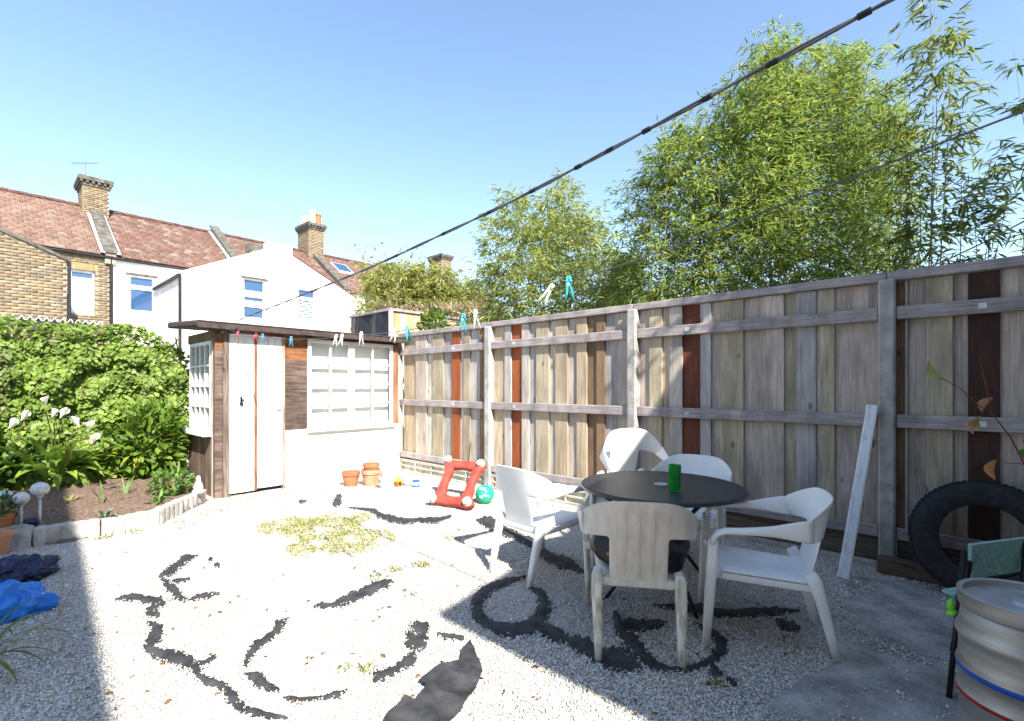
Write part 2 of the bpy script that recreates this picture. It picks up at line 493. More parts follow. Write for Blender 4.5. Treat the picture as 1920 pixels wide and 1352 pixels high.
# planting bed
bed_line = [(-60, 1052), (60, 1027), (125, 1019), (190, 1007), (245, 995), (300, 984), (345, 962), (385, 944)]
bed_g = [G(*p) for p in bed_line]
bb = B()
rows = []
for i, p in enumerate(bed_g):
    q = Vector((-7.75, p.y - (0.0 if i < 3 else 0.0), 0))
    r = []
    for k in range(22):
        t = k / 21
        w_ = p.lerp(q, t)
        h = 0.105 + 0.10 * math.sin(min(1, t * 1.5) * math.pi * 0.5) + 0.03 * mnoise.noise(Vector((w_.x * 4, w_.y * 4, 0))) + 0.014 * mnoise.noise(Vector((w_.x * 17, w_.y * 17, 2)))
        r.append((w_.x, w_.y, h if k else 0.02))
    rows.append(r)
# denser rows by interpolation
rr = []
for i in range(len(rows) - 1):
    for s_ in range(6):
        t = s_ / 6
        rr.append([tuple(a * (1 - t) + b * t + (0.012 * mnoise.noise(Vector((a * 9, t * 5 + i, j * 1.3))) if j else 0) * (1 if ax == 2 else 0) for ax, (a, b) in enumerate(zip(rows[i][j], rows[i + 1][j]))) for j in range(22)])
rr.append(rows[-1])
bb.grid(rr)
o = bb.build('soil_bed', m_soil, smooth=True); tag(o, kind='structure')
def soil_z(p): return 0.19

# ================================================================== WINGS OF THE HOUSE BEHIND THE VIEWER (cast the shade)
t = thing('house_wing', 'tall brick house wing behind the viewer shading the left gravel', 'building', (3, -9.3, 0))
B().prism([(-0.9, -12, 0), (8, -12, 0), (8, -7.18, 0), (-0.9, -6.56, 0)], (0, 0, 6.4)).build('wall', m_mortar, t)
B().prism([(-0.95, -12, 6.4), (8, -12, 6.4), (8, -7.13, 6.4), (-0.95, -6.506, 6.4)], (0, 0, 0.1)).build('parapet', m_coping, t)
t = thing('shade_caster_wing', 'unseen house wing behind the viewer, shaped to shade the table corner', 'building', (5, -2, 0))  # unseen; roof pitches and deep eave shaped to cast the shade edge
B().prism([(2.25, -3.85, 0), (2.25, -3.85, 4.05), (2.25, -3.62, 4.08), (2.25, -2.55, 4.36), (2.25, -1.61, 5.05), (2.25, -0.9, 5.8), (2.25, 0.0, 6.3), (2.25, 1.5, 5.0), (2.25, 1.5, 0)], (6, 0, 0)).build('wall', m_mortar, t)
B().prism([(2.2, -4.40, 3.93), (2.2, -3.62, 4.085), (2.2, -2.55, 4.365), (2.2, -1.61, 5.055), (2.2, -0.9, 5.805), (2.2, 0.0, 6.305), (2.2, 1.56, 5.0), (2.2, 1.56, 5.07), (2.2, 0.0, 6.37), (2.2, -0.9, 5.87), (2.2, -1.61, 5.12), (2.2, -2.55, 4.43), (2.2, -3.62, 4.15), (2.2, -4.40, 4.0)], (6, 0, 0)).build('roof', m_coping, t)

# ================================================================== FENCE
FX = lambda px: onY(px, 724, 0.0)[0]
fence = thing('boundary_fence', 'tall weathered close-board timber fence with concrete posts along the right', 'fence', (-2.0, 0.0, 0))
C_M = (0.42, 0.345, 0.295); C_O = (0.375, 0.315, 0.225); C_T = (0.44, 0.35, 0.245); C_P = (0.47, 0.42, 0.37); C_G = (0.385, 0.355, 0.34)
C_R = (0.30, 0.085, 0.03); C_D = (0.050, 0.026, 0.020); C_B = (0.19, 0.125, 0.075); C_RD = (0.16, 0.05, 0.03)
bays = [
    [(756, 779, C_T), (779, 800, C_M), (800, 811, C_P), (811, 831, C_O), (831, 847, C_G), (847, 862, C_R), (862, 869, C_P), (869, 881, C_O), (881, 899, C_G), (899, 916, C_B)],
    [(924, 946, C_T), (946, 958, C_G), (958, 978, C_R), (978, 992, C_P), (992, 1005, C_G), (1005, 1029, C_O), (1029, 1041, C_P), (1041, 1064, C_T), (1064, 1081, C_M), (1081, 1100, C_T), (1100, 1118, C_B), (1118, 1134, C_B), (1134, 1159, C_G), (1159, 1184, C_M)],
    [(1190, 1217, C_M), (1217, 1241, C_O), (1241, 1255, C_T), (1255, 1279, C_P), (1279, 1313, C_RD), (1313, 1333, C_G), (1333, 1354, C_M), (1354, 1394, C_O), (1394, 1427, C_M), (1429, 1470, C_M), (1470, 1493, C_O), (1493, 1530, C_G), (1530, 1537, C_P), (1537, 1565, C_O), (1565, 1629, C_M), (1629, 1656, C_M)],
    [(1662, 1697, C_B), (1697, 1702, C_P), (1702, 1736, C_M), (1736, 1787, C_O), (1787, 1812, C_M), (1815, 1875, C_D), (1875, 1907, C_M), (1909, 1945, C_M), (1945, 2000, C_O), (2000, 2070, C_M)],
]
for bi, bay in enumerate(bays):
    for j, (a, b, c) in enumerate(bay):
        x0, x1 = FX(a), FX(b)
        dy = 0.0 if j % 2 else 0.0225
        f = 1 + random.uniform(-0.12, 0.12)
        box('board', (x0 - (0.0 if j % 2 else 0.012), 0.0 + dy, 0.27 + random.uniform(-0.02, 0.02)), (x1 + (0.0 if j % 2 else 0.012), 0.022 + dy, 2.2), m_board, fence, 0.003, tuple(v * f for v in c))
post_x = [0.0, -2.156, -4.338, -6.48]
for x in post_x + [1.75]:
    pm = B()
    pm.box((x - 0.052, -0.075, -0.2), (x + 0.052, 0.03, 2.215), 0.012)
    pm.build('post', m_post, fence)
ends = [(-6.48, -4.338), (-4.338, -2.156), (-2.156, 0.0), (0.0, 1.75)]
for a, b in ends:
    for zc in (1.955, 1.135):
        box('rail', (a + 0.055, -0.045, zc - 0.05), (b - 0.055, -0.001, zc + 0.05), m_rail, fence, 0.006)
    box('rail', (a + 0.055, -0.045, 0.235), (b - 0.055, -0.001, 0.325), m_rail, fence, 0.006)
    box('cap_rail', (a - 0.0, -0.035, 2.205), (b - 0.004, 0.06, 2.275), m_rail, fence, 0.006)
for bi in (0, 1):                              # panelled concrete gravel boards
    a, b = ends[bi]
    g = B()
    a += 0.055; b -= 0.055
    g.box((a, -0.012, 0.0), (b, 0.02, 0.20))
    g.box((a, -0.04, 0.165), (b, -0.0115, 0.205), 0.004); g.box((a, -0.04, 0.0), (b, -0.0115, 0.03), 0.004); g.box((a, -0.038, 0.085), (b, -0.0115, 0.11), 0.004)
    nseg = 5
    for k in range(nseg + 1):
        xx = a + 0.015 + (b - a - 0.03) * k / nseg
        g.box((xx - 0.015, -0.036, 0.0295), (xx + 0.015, -0.0113, 0.1655), 0.002)
    g.build('gravel_board', m_gboard, fence)
for bi in (2, 3):
    a, b = ends[bi]
    box('gravel_board', (a + 0.055, -0.01, 0.0), (b - 0.055, 0.025, 0.228), m_darkboard, fence, 0.004)
    box('kerb_strip', (a + 0.055, -0.07, -0.02), (b - 0.055, -0.011, 0.045), m_post, fence, 0.006)
for px in (854, 968, 1292, 1843):              # plate fixings on rails
    x = FX(px)
    for zc in (1.955, 1.135):
        box('fixing_plate', (x - 0.025, -0.049, zc - 0.018), (x + 0.02, -0.0452, zc + 0.02), m_lead, fence, 0.001)

sl = thing('timber_sleeper', 'dark brown old timber laid along the base of the fence behind the tyre', 'timber', (-0.1, -0.2, 0))
B().box((-0.05, -0.20, 0.0), (1.15, -0.09, 0.12), 0.012).build('beam', m_sleeper, sl)

# ================================================================== SHED
SX = -6.40
shed = thing('garden_shed', 'small white and brown timber garden shed with flat felt roof at the garden end', 'shed', (-7.6, -1.4, 0))
sy_ = lambda px: onX(px, 724, SX)[0]
yC, yD0, yD1, yD2, yW0, yW1, yE = sy_(403), sy_(430), sy_(479), sy_(530), sy_(577), sy_(734), -0.09
# inner box (back wall, floor)
sh = B()
sh.box((-7.55, yC + 0.03, 0), (-7.51, yE, 2.05))
sh.box((-7.509, yE - 0.03, 0), (-6.46, yE, 2.05))
sh.build('inner_wall', m_vclad, shed).color = (0.12, 0.08, 0.06, 1)
# lower white rendered wall
box('lower_wall', (SX - 0.08, yD2 + 0.03, 0.02), (SX + 0.012, yE, 0.79), m_render, shed, 0.006)
box('plinth', (SX - 0.06, yD2 + 0.03, -0.02), (SX + 0.03, yE, 0.055), m_post, shed, 0.008)
# horizontal lap boards between door and window + above
zz = 0.795
while zz < 2.06:
    c = (0.20, 0.085, 0.038) if zz > 1.72 else (0.105, 0.073, 0.06)
    f = random.uniform(0.75, 1.2)
    rot = Matrix.Rotation(math.radians(4), 4, 'Y')
    o = B().box((SX - 0.035, yD2 + 0.032, zz), (SX - 0.012, yW0 - 0.004, zz + 0.077), 0.003, rot).build('lap_board', m_clad, shed)
    o.color = (c[0] * f, c[1] * f, c[2] * f, 1)
    zz += 0.074
box('sheathing', (SX - 0.055, yD2 + 0.03, 0.79), (SX - 0.04, yW0, 2.06), m_clad, shed, 0, (0.06, 0.04, 0.03))
box('header_board', (SX - 0.05, yW0, 2.075), (SX - 0.01, yE - 0.001, 2.14), m_clad, shed, 0.003, (0.18, 0.08, 0.04))
box('end_board', (SX - 0.05, yW1 + 0.02, 0.795), (SX + 0.005, yE, 2.07), m_vclad, shed, 0.003, (0.26, 0.13, 0.075))
# door jambs
box('door_jamb', (SX - 0.05, yC + 0.09, 0.0), (SX + 0.01, yD0 - 0.004, 2.08), m_vclad, shed, 0.005, (0.16, 0.12, 0.10))
box('door_jamb', (SX - 0.05, yD2 + 0.002, 0.0), (SX + 0.008, yD2 + 0.03, 2.08), m_vclad, shed, 0.005, (0.36, 0.29, 0.23))
box('door_head', (SX - 0.05, yD0 - 0.003, 2.065), (SX + 0.005, yD2 + 0.03, 2.14), m_clad, shed, 0.005, (0.20, 0.09, 0.045))
# corner pier of short lap boards
zz = 0.0
while zz < 2.05:
    f = random.uniform(0.75, 1.2)
    c = (0.20, 0.09, 0.045) if zz > 1.8 else (0.15, 0.105, 0.085)
    o = B().box((SX - 0.03, yC + 0.0, zz), (SX - 0.004, yC + 0.088, zz + 0.077), 0.003, Matrix.Rotation(math.radians(4), 4, 'Y')).build('lap_board', m_clad, shed)
    o.color = (c[0] * f, c[1] * f, c[2] * f, 1)
    zz += 0.074
box('corner_post', (SX - 0.10, yC + 0.004, 0.0), (SX - 0.036, yC + 0.086, 2.1), m_vclad, shed, 0.004, (0.2, 0.14, 0.11))
# the two door leaves
d1 = box('door', (SX - 0.035, yD0, 0.03), (SX - 0.002, yD1 - 0.012, 2.06), m_peel, shed, 0.004)
d2 = box('door', (SX - 0.035, yD1 + 0.022, 0.05), (SX - 0.002, yD2 - 0.002, 2.06), m_peel, shed, 0.004)
box('door_meeting_strip', (SX - 0.04, yD1 - 0.011, 0.03), (SX + 0.004, yD1 + 0.021, 2.06), m_vclad, shed, 0.003, (0.22, 0.10, 0.055))
yl, zl = onX(452, 751, SX)
lt = B(); lt.box((SX - 0.002, yl - 0.012, zl - 0.04), (SX + 0.012, yl + 0.012, zl + 0.05), 0.003); lt.box((SX + 0.0, yl - 0.02, zl - 0.06), (SX + 0.03, yl + 0.022, zl - 0.025), 0.006); lt.box((SX, yl, zl), (SX + 0.02, yl + 0.035, zl + 0.015), 0.003)
lt.build('latch', m_black, d1)
yl, zl = onX(521, 767, SX)
box('handle', (SX - 0.001, yl - 0.02, zl - 0.006), (SX + 0.025, yl + 0.045, zl + 0.008), m_lead, d2, 0.002)
# front window: two casements of 2 x 4 panes with a blind well behind
def casement(parent, axis, a0, a1, z0, z1, cols, rows, plane, depth, fw=0.045, bw=0.022, name='window'):
    """axis 'y': window lies in plane x=plane facing +x ; axis 'x': in plane y=plane facing -y"""
    def bx(mb, u0, u1, w0, w1, v0, v1):
        if axis == 'y': mb.box((plane + w0, u0, v0), (plane + w1, u1, v1), 0.003)
        else: mb.box((u0, plane - w1, v0), (u1, plane - w0, v1), 0.003)
    fr = B()
    bx(fr, a0, a0 + fw, -depth, 0, z0, z1); bx(fr, a1 - fw, a1, -depth, 0, z0, z1)
    bx(fr, a0 + fw, a1 - fw, -depth, 0.001, z1 - fw, z1); bx(fr, a0 + fw, a1 - fw, -depth, 0.001, z0, z0 + fw)
    win = fr.build(name, m_whitepaint, parent)
    iu0, iu1, iz0, iz1 = a0 + fw, a1 - fw, z0 + fw, z1 - fw
    for k in range(1, cols):
        g = B(); u = iu0 + (iu1 - iu0) * k / cols
        bx(g, u - bw / 2, u + bw / 2, -0.050, -0.002, iz0, iz1); g.build('glazing_bar', m_whitepaint, win)
    for k in range(1, rows):
        g = B(); v = iz0 + (iz1 - iz0) * k / rows
        bx(g, iu0, iu1, -0.052, -0.003, v - bw / 2, v + bw / 2); g.build('glazing_bar', m_whitepaint, win)
    for i in range(cols):
        for j in range(rows):
            g = B()
            u0 = iu0 + (iu1 - iu0) * i / cols + bw / 2; u1 = iu0 + (iu1 - iu0) * (i + 1) / cols - bw / 2
            v0 = iz0 + (iz1 - iz0) * j / rows + bw / 2; v1 = iz0 + (iz1 - iz0) * (j + 1) / rows - bw / 2
            if axis == 'y': g.prism([(plane - 0.018, u0, v0), (plane - 0.018, u1, v0), (plane - 0.018, u1, v1), (plane - 0.018, u0, v1)], (-0.003, 0, 0))
            else: g.prism([(u0, plane + 0.018, v0), (u1, plane + 0.018, v0), (u1, plane + 0.018, v1), (u0, plane + 0.018, v1)], (0, 0.003, 0))
            g.build('pane', m_glass, win)
    return win
ym = (yW0 + yW1) / 2 - 0.02
casement(shed, 'y', yW0 + 0.0, ym - 0.001, 0.80, 2.07, 2, 4, SX + 0.02, 0.05)
casement(shed, 'y', ym + 0.001, yW1 + 0.018, 0.80, 2.07, 2, 4, SX + 0.02, 0.05)
box('blind', (SX - 0.125, yW0, 0.80), (SX - 0.115, yW1 + 0.02, 2.07), m_blind, shed, 0)
box('window_sill', (SX - 0.05, yW0 - 0.02, 0.745), (SX + 0.075, yW1 + 0.03, 0.797), m_whitepaint, shed, 0.008)
# side wall (faces the ivy)
yS = yC
box('side_head', (-7.55, yS - 0.005, 1.98), (SX - 0.11, yS + 0.03, 2.1), m_clad, shed, 0.003, (0.16, 0.12, 0.07))
casement(shed, 'x', -7.46, -6.56, 0.82, 1.975, 4, 4, yS - 0.01, 0.05, name='side_window')
box('window_sill', (-7.49, yS - 0.10, 0.76), (-6.53, yS + 0.03, 0.817), m_whitepaint, shed, 0.008)
box('side_post', (-6.555, yS - 0.0, 0.0), (SX - 0.105, yS + 0.05, 1.98), m_vclad, shed, 0.003, (0.42, 0.36, 0.31))
xx = -7.55
while xx < -6.57:
    f = random.uniform(0.7, 1.15)
    box('side_board', (xx, yS + 0.004, 0.0), (min(xx + 0.105, -6.56), yS + 0.026, 0.758), m_vclad, shed, 0.003, (0.17 * f, 0.115 * f, 0.08 * f))
    xx += 0.108
# roof slab
rf = B()
rf.prism([(SX + 0.14, -2.97, 2.11), (SX + 0.14, -2.97, 2.185), (-7.6, -2.97, 2.27), (-7.6, -2.97, 2.195)], (0, 2.93, 0))
rf.build('roof', m_felt, shed)
fs = B(); fs.box((SX + 0.141, -2.99, 2.095), (SX + 0.165, -0.03, 2.175), 0.008); fs.build('fascia', m_felt, shed)
fe = B(); fe.sweep([(SX + 0.155, -2.99, 2.18), (SX + 0.155, -0.03, 2.18)], 0.04, 0.022, n=8); fe.sweep([(SX + 0.15, -2.985, 2.148), (-7.6, -2.985, 2.235)], 0.03, 0.085, n=6); fe.build('felt_edge', m_felt, shed)

# ================================================================== TERRACE OF HOUSES BEHIND
XW, XR, XWF = -19.4, -22.9, -16.2              # rear wall, ridge, front of rear wings
ZE, ZR = 5.5, 7.86
BRICKC = [(0.235, 0.18, 0.105), (0.21, 0.16, 0.098), (0.25, 0.195, 0.125), (0.18, 0.135, 0.09), (0.225, 0.155, 0.095), (0.165, 0.13, 0.095), (0.25, 0.20, 0.13), (0.24, 0.175, 0.10)]
def inside(poly, u, v):
    r = False
    for i in range(len(poly)):
        (x1, y1), (x2, y2) = poly[i], poly[i - 1]
        if (y1 > v) != (y2 > v) and u < (x2 - x1) * (v - y1) / (y2 - y1) + x1: r = not r
    return r
def bricks(parent, poly, to3, nrm, holes=(), bl=0.225, bh=0.075, jt=0.012, prd=0.008, name='bricks'):
    """running-bond bricks, each a small proud block, over a polygon in wall coordinates"""
    us = [p[0] for p in poly]; vs = [p[1] for p in poly]
    V, F, S, C = [], [], [], []
    row = 0
    v = min(vs)
    nrm = np.array(nrm)
    while v < max(vs):
        u = min(us) - (bl / 2 if row % 2 else 0)
        while u < max(us):
            uc, vc = u + bl / 2, v + bh / 2
            if inside(poly, uc, vc) and not any(h[0] < uc < h[1] and h[2] < vc < h[3] for h in holes):
                c = np.array(random.choice(BRICKC)) * random.uniform(0.85, 1.12)
                pr = prd * random.uniform(0.5, 1.2)
                u0, u1, v0, v1 = max(u, min(us)) + jt / 2, min(u + bl, max(us)) - jt / 2, v + jt / 2, v + bh - jt / 2
                q = [np.array(to3(a, b)) for a, b in ((u0, v0), (u1, v0), (u1, v1), (u0, v1))]
                b0 = len(V)
                V += [p for p in q] + [p + nrm * pr for p in q]
                F += [b0 + 4, b0 + 5, b0 + 6, b0 + 7]; S.append(4)
                for k in range(4):
                    k2 = (k + 1) % 4
                    F += [b0 + k, b0 + k2, b0 + 4 + k2, b0 + 4 + k]; S.append(4)
                C += [c] * 8
            u += bl
        v += bh; row += 1
    me = np_mesh(np.array(V), F, S, np.array(C))
    o = link_mesh(name, me, m_brick, parent); o['kind'] = 'stuff'
    return o
def tiles(parent, y0, y1, xe, ze, xr, zr, cols, tw=0.24, th=0.22):
    """lapped clay tiles on a pitch running from the eave (xe,ze) to the ridge (xr,zr)"""
    L = math.hypot(xr - xe, zr - ze)
    dx, dz = (xr - xe) / L, (zr - ze) / L
    nx, nz = -dz, dx
    if nz < 0: nx, nz = -nx, -nz
    V, F, S, C = [], [], [], []
    nr = int(L / th)
    for r in range(nr + 1):
        a0, a1 = r * th, min((r + 1) * th + 0.04, L)
        y = y0 - (tw / 2 if r % 2 else 0)
        while y < y1:
            ya, yb = max(y, y0) + 0.006, min(y + tw, y1) - 0.006
            if yb > ya:
                col = np.array(cols[0]) if random.random() > 0.45 else np.array(random.choice(cols))
                col = col * random.uniform(0.82, 1.15)
                lift = 0.035 + random.uniform(-0.006, 0.008)
                b0 = len(V)
                ym = (ya + yb) / 2
                for (a, h) in ((a0, lift), (a1, 0.008)):
                    for (yy, e) in ((ya, 0.0), (ym, 0.018), (yb, 0.0)):
                        V.append((xe + dx * a + nx * (h + e), yy, ze + dz * a + nz * (h + e)))
                V += [(xe + dx * a0, yy, ze + dz * a0) for yy in (ya, ym, yb)]
                F += [b0, b0 + 1, b0 + 4, b0 + 3, b0 + 1, b0 + 2, b0 + 5, b0 + 4, b0 + 6, b0 + 7, b0 + 1, b0, b0 + 7, b0 + 8, b0 + 2, b0 + 1]; S += [4, 4, 4, 4]
                C += [col] * 9
            y += tw
    o = link_mesh('roof_tiles', np_mesh(np.array(V), F, S, np.array(C)), m_tile, parent)
    o['kind'] = 'stuff'
    return o
def ridge(parent, y0, y1, col=None):
    y = y0; k = 0
    rb = B()
    while y < y1:
        rb.sweep([(XR, y + 0.005, ZR + 0.02), (XR, min(y + 0.44, y1), ZR + 0.035)], 0.26, 0.16, n=8); y += 0.45
    o = rb.build('ridge_tiles', MATS['ridge']); o.parent = parent; o.location = WP[o] - WP[parent]
    return o
M('ridge', (0.11, 0.055, 0.045), 0.85, scale=4, bump=0.2)
TC_A = [(0.170, 0.105, 0.080), (0.19, 0.13, 0.102), (0.15, 0.09, 0.068)]
TC_B = [(0.135, 0.075, 0.058), (0.185, 0.135, 0.112), (0.145, 0.085, 0.066), (0.165, 0.112, 0.092)]
TC_C = [(0.15, 0.088, 0.068), (0.13, 0.072, 0.056), (0.175, 0.118, 0.095)]
def house_window(parent, axis_x, y0, y1, z0, z1, bars, fw=0.07, blind=False, panel=None):
    """recessed window in a wall at x=axis_x facing +x; bars = heights of transoms"""
    f = B()
    f.box((axis_x - 0.03, y0, z0), (axis_x + 0.03, y0 + fw, z1)); f.box((axis_x - 0.03, y1 - fw, z0), (axis_x + 0.03, y1, z1))
    f.box((axis_x - 0.03, y0 + fw, z1 - fw), (axis_x + 0.031, y1 - fw, z1)); f.box((axis_x - 0.03, y0 + fw, z0), (axis_x + 0.031, y1 - fw, z0 + fw))
    for (zb, hb) in bars: f.box((axis_x - 0.03, y0 + fw, zb - hb / 2), (axis_x + 0.032, y1 - fw, zb + hb / 2))
    w = f.build('window', m_upvc, parent)
    edges = [z0 + fw] + [e for zb, hb in bars for e in (zb - hb / 2, zb + hb / 2)] + [z1 - fw]
    for k in range(0, len(edges), 2):
        box('pane', (axis_x - 0.02, y0 + fw, edges[k]), (axis_x - 0.005, y1 - fw, edges[k + 1]), m_house_glass, w, 0)
    box('sill', (axis_x - 0.0, y0 - 0.06, z0 - 0.07), (axis_x + 0.10, y1 + 0.06, z0 - 0.002), m_upvc, w, 0.01)
    return w
def wall_with_hole(name, parent, mat, xf, y0, y1, z0, z1, holes, thick=0.25, top=None):
    """wall facing +x at xf with rectangular openings (y0,y1,z0,z1)"""
    m = B()
    ys = sorted({y0, y1, *[h[0] for h in holes], *[h[1] for h in holes]})
    for a, b in zip(ys[:-1], ys[1:]):
        hs = sorted([h for h in holes if h[0] <= a + 1e-6 and h[1] >= b - 1e-6], key=lambda h: h[2])
        z = z0
        for h in hs:
            m.box((xf - thick, a, z), (xf, b, h[2])); z = h[3]
        m.box((xf - thick, a, z), (xf, b, z1))
    return m.build(name, mat, parent)
def chimney(parent, yc, zt, w=0.62, d=1.15, z0=6.4, pots=0, xc=XR + 0.1):
    x0, x1, y0, y1 = xc - d / 2, xc + d / 2, yc - w / 2, yc + w / 2
    ch = B(); ch.box((x0, y0, z0), (x1, y1, zt - 0.3)); ch = ch.build('chimney', m_mortar, parent)
    bricks(ch, [(y0, z0), (y1, z0), (y1, zt - 0.3), (y0, zt - 0.3)], lambda a, b: (x1, a, b), (1, 0, 0))
    bricks(ch, [(x0, z0), (x1, z0), (x1, zt - 0.3), (x0, zt - 0.3)], lambda a, b: (a, y0, b), (0, -1, 0))
    bricks(ch, [(x0, z0), (x1, z0), (x1, zt - 0.3), (x0, zt - 0.3)], lambda a, b: (a, y1, b), (0, 1, 0))
    cap = B()
    cap.box((x0 - 0.04, y0 - 0.04, zt - 0.30), (x1 + 0.04, y1 + 0.04, zt - 0.22))
    cap.box((x0 - 0.12, y0 - 0.12, zt - 0.13), (x1 + 0.12, y1 + 0.12, zt))
    k = y0 - 0.08
    while k < y1 + 0.05:                       # dentil course
        cap.box((x1 + 0.0, k, zt - 0.219), (x1 + 0.10, k + 0.08, zt - 0.1305)); k += 0.16
    k = x0 - 0.06
    while k < x1:
        cap.box((k, y0 - 0.10, zt - 0.219), (k + 0.08, y0, zt - 0.1305)); k += 0.16
    cap.box((x0, y0, zt - 0.218), (x1, y1, zt - 0.131))
    cap.build('chimney_cap', m_coping, ch)
    for i in range(pots):
        py_ = yc + (-0.14 if i % 2 else 0.14); px_ = x0 + 0.12 + (d - 0.24) * (i // 2) / max(1, (pots - 1) // 2)
        pt = B(); h = 0.42 + 0.1 * (i % 3)
        pt.lathe([(0, zt), (0.14, zt), (0.125, zt + h * 0.8), (0.15, zt + h * 0.82), (0.15, zt + h), (0.10, zt + h), (0.10, zt + h - 0.1), (0, zt + h - 0.1)], (px_, py_, 0), 14)
        smooth_angle(pt.build('chimney_pot', m_pot_white if i % 2 else m_terra, ch))
    return ch

# --- brick house on the left
PW = onX(208, 483, XW)[0]                       # party wall of brick house and white house
hb = thing('brick_house', 'yellow stock brick terraced house with red tiled roof at far left', 'house', (XW, -5, 0))
ywin0, zwin1 = onX(129, 503, XW); ywin1, zwin0 = onX(179, 592, XW)
hole = (ywin0, ywin1, zwin0, zwin1)
wall_with_hole('rear_wall', hb, m_mortar, XW, -9.5, PW, 0, ZE, [hole], 0.3)
bricks(hb, [(-4.4, 2.4), (PW, 2.4), (PW, ZE), (-4.4, ZE)], lambda a, b: (XW, a, b), (1, 0, 0), [(hole[0] - 0.05, hole[1] + 0.05, hole[2], hole[3] + 0.22)])
av = []
for k in range(11):                             # soldier arch over the window
    yy = hole[0] - 0.05 + (hole[1] - hole[0] + 0.1) * k / 11
    box('arch_brick', (XW, yy + 0.006, hole[3] + 0.005), (XW + 0.012, yy + (hole[1] - hole[0] + 0.1) / 11 - 0.006, hole[3] + 0.215), MATS.get('archb') or M('archb', (0.29, 0.21, 0.10), 0.9, scale=6, bump=0.2), hb, 0)
house_window(hb, XW - 0.10, hole[0], hole[1], hole[2], hole[3], [((hole[2] + hole[3]) / 2 - 0.05, 0.09)])
# net curtain / blind makes the sash read white
box('curtain', (XW - 0.105, hole[0] + 0.071, hole[2] + 0.071), (XW - 0.094, hole[1] - 0.071, hole[3] - 0.22), m_blind, hb, 0)
ysr = onX(125, 487, XWF)[0]; zwe = onX(125, 487, XWF)[1]
wpoly = [(-8.0, 0), (ysr, 0), (ysr, zwe), (-5.63, zwe + (ysr + 5.63) * 0.40), (-8.0, zwe)]
B().prism([(XWF - 0.02, a, b) for a, b in wpoly], (XW - XWF + 0.02, 0, 0)).build('rear_wing', m_mortar, hb)
bricks(hb, [(-6.6, 1.8), (ysr, 1.8), (ysr, zwe), (-5.63, zwe + (ysr + 5.63) * 0.40), (-6.6, zwe + 0.5)], lambda a, b: (XWF - 0.02, a, b), (1, 0, 0))
B().prism([(XWF + 0.03, ysr + 0.06, zwe - 0.04), (XWF + 0.03, -5.63, zwe + (ysr + 5.63) * 0.40 + 0.02), (XWF + 0.03, -5.63, zwe + (ysr + 5.63) * 0.40 + 0.09), (XWF + 0.03, ysr + 0.10, zwe + 0.02)], (XW - XWF, 0, 0)).build('wing_roof', m_coping, hb)
B().sweep([(XWF, ysr + 0.05, zwe - 0.05), (XWF, ysr + 0.05, 1.5)], 0.075, n=8).build('drainpipe', m_gutter, hb)
B().sweep([(XW + 0.09, ysr - 0.4, ZE - 0.05), (XW + 0.09, PW + 0.05, ZE - 0.05)], 0.11, 0.10, n=8).build('gutter', m_gutter, hb)
B().sweep([(XW + 0.06, PW, ZE - 0.05), (XW + 0.06, PW, 1.5)], 0.09, n=8).build('drainpipe', m_gutter, hb)
roofs = B().prism([(XW + 0.12, -9.5, ZE - 0.02), (XR, -9.5, ZR - 0.02), (2 * XR - XW, -9.5, ZE - 0.02)], (0, 9.5 + PW - 0.02, 0)).build('roof', MATS['ridge'], hb)
tiles(roofs, -9.5, PW - 0.28, XW + 0.16, ZE - 0.005, XR, ZR, TC_A)
ridge(roofs, -9.5, PW - 0.3)
chimney(hb, PW - 0.02, 8.78, w=0.72, d=1.15)
def parapet(parent, yc, w=0.28, lift=0.20, flash=True):
    p = B(); p.prism([(XW + 0.10, yc - w / 2, ZE - 0.25), (XW + 0.10, yc - w / 2, ZE + lift - 0.08), (XR, yc - w / 2, ZR + lift), (XR, yc - w / 2, ZR - 0.2)], (0, w, 0))
    pp = p.build('party_wall', m_mortar, parent)
    c = B(); c.prism([(XW + 0.16, yc - w / 2 - 0.04, ZE + lift - 0.10), (XW + 0.16, yc - w / 2 - 0.04, ZE + lift - 0.02), (XR, yc - w / 2 - 0.04, ZR + lift + 0.08), (XR, yc - w / 2 - 0.04, ZR + lift + 0.001)], (0, w + 0.08, 0))
    c.build('coping', m_coping, pp)
    if flash:
        for sgn in (-1, 1):
            f = B(); yy = yc + sgn * (w / 2 + 0.06)
            f.prism([(XW + 0.2, yy - 0.055, ZE + 0.06), (XR, yy - 0.055, ZR + 0.09), (XR, yy - 0.055, ZR + 0.10), (XW + 0.2, yy - 0.055, ZE + 0.07)], (0, 0.11, 0))
            f.build('flashing', m_lead, pp)
    return pp
parapet(hb, PW - 0.02)

# --- white rendered house
Y2, Y3, Y4, Y5 = 1.95, 6.1, 10.1, 14.1
hw = thing('white_rendered_house', 'white rendered terraced house with brown red tiled roof beside the brick house', 'house', (XW, 0, 0))
a0, z1_ = onX(241, 515, XW); a1, z0_ = onX(290, 588, XW)
wall_with_hole('rear_wall', hw, m_render, XW + 0.01, PW + 0.01, Y2, 0, ZE, [(a0, a1, z0_, z1_)], 0.3)
house_window(hw, XW - 0.05, a0, a1, z0_, z1_, [(z0_ + (z1_ - z0_) * 0.68, 0.14)], 0.06)
box('head_shadow_board', (XW + 0.011, a0 - 0.08, z1_ + 0.002), (XW + 0.07, a1 + 0.08, z1_ + 0.07), m_coping, hw, 0.004)  # dark board added to give the window head its shadow
B().sweep([(XW + 0.10, PW + 0.06, ZE - 0.06), (XW + 0.10, Y2, ZE - 0.06)], 0.09, 0.09, n=8).build('gutter', m_gutter, hw)
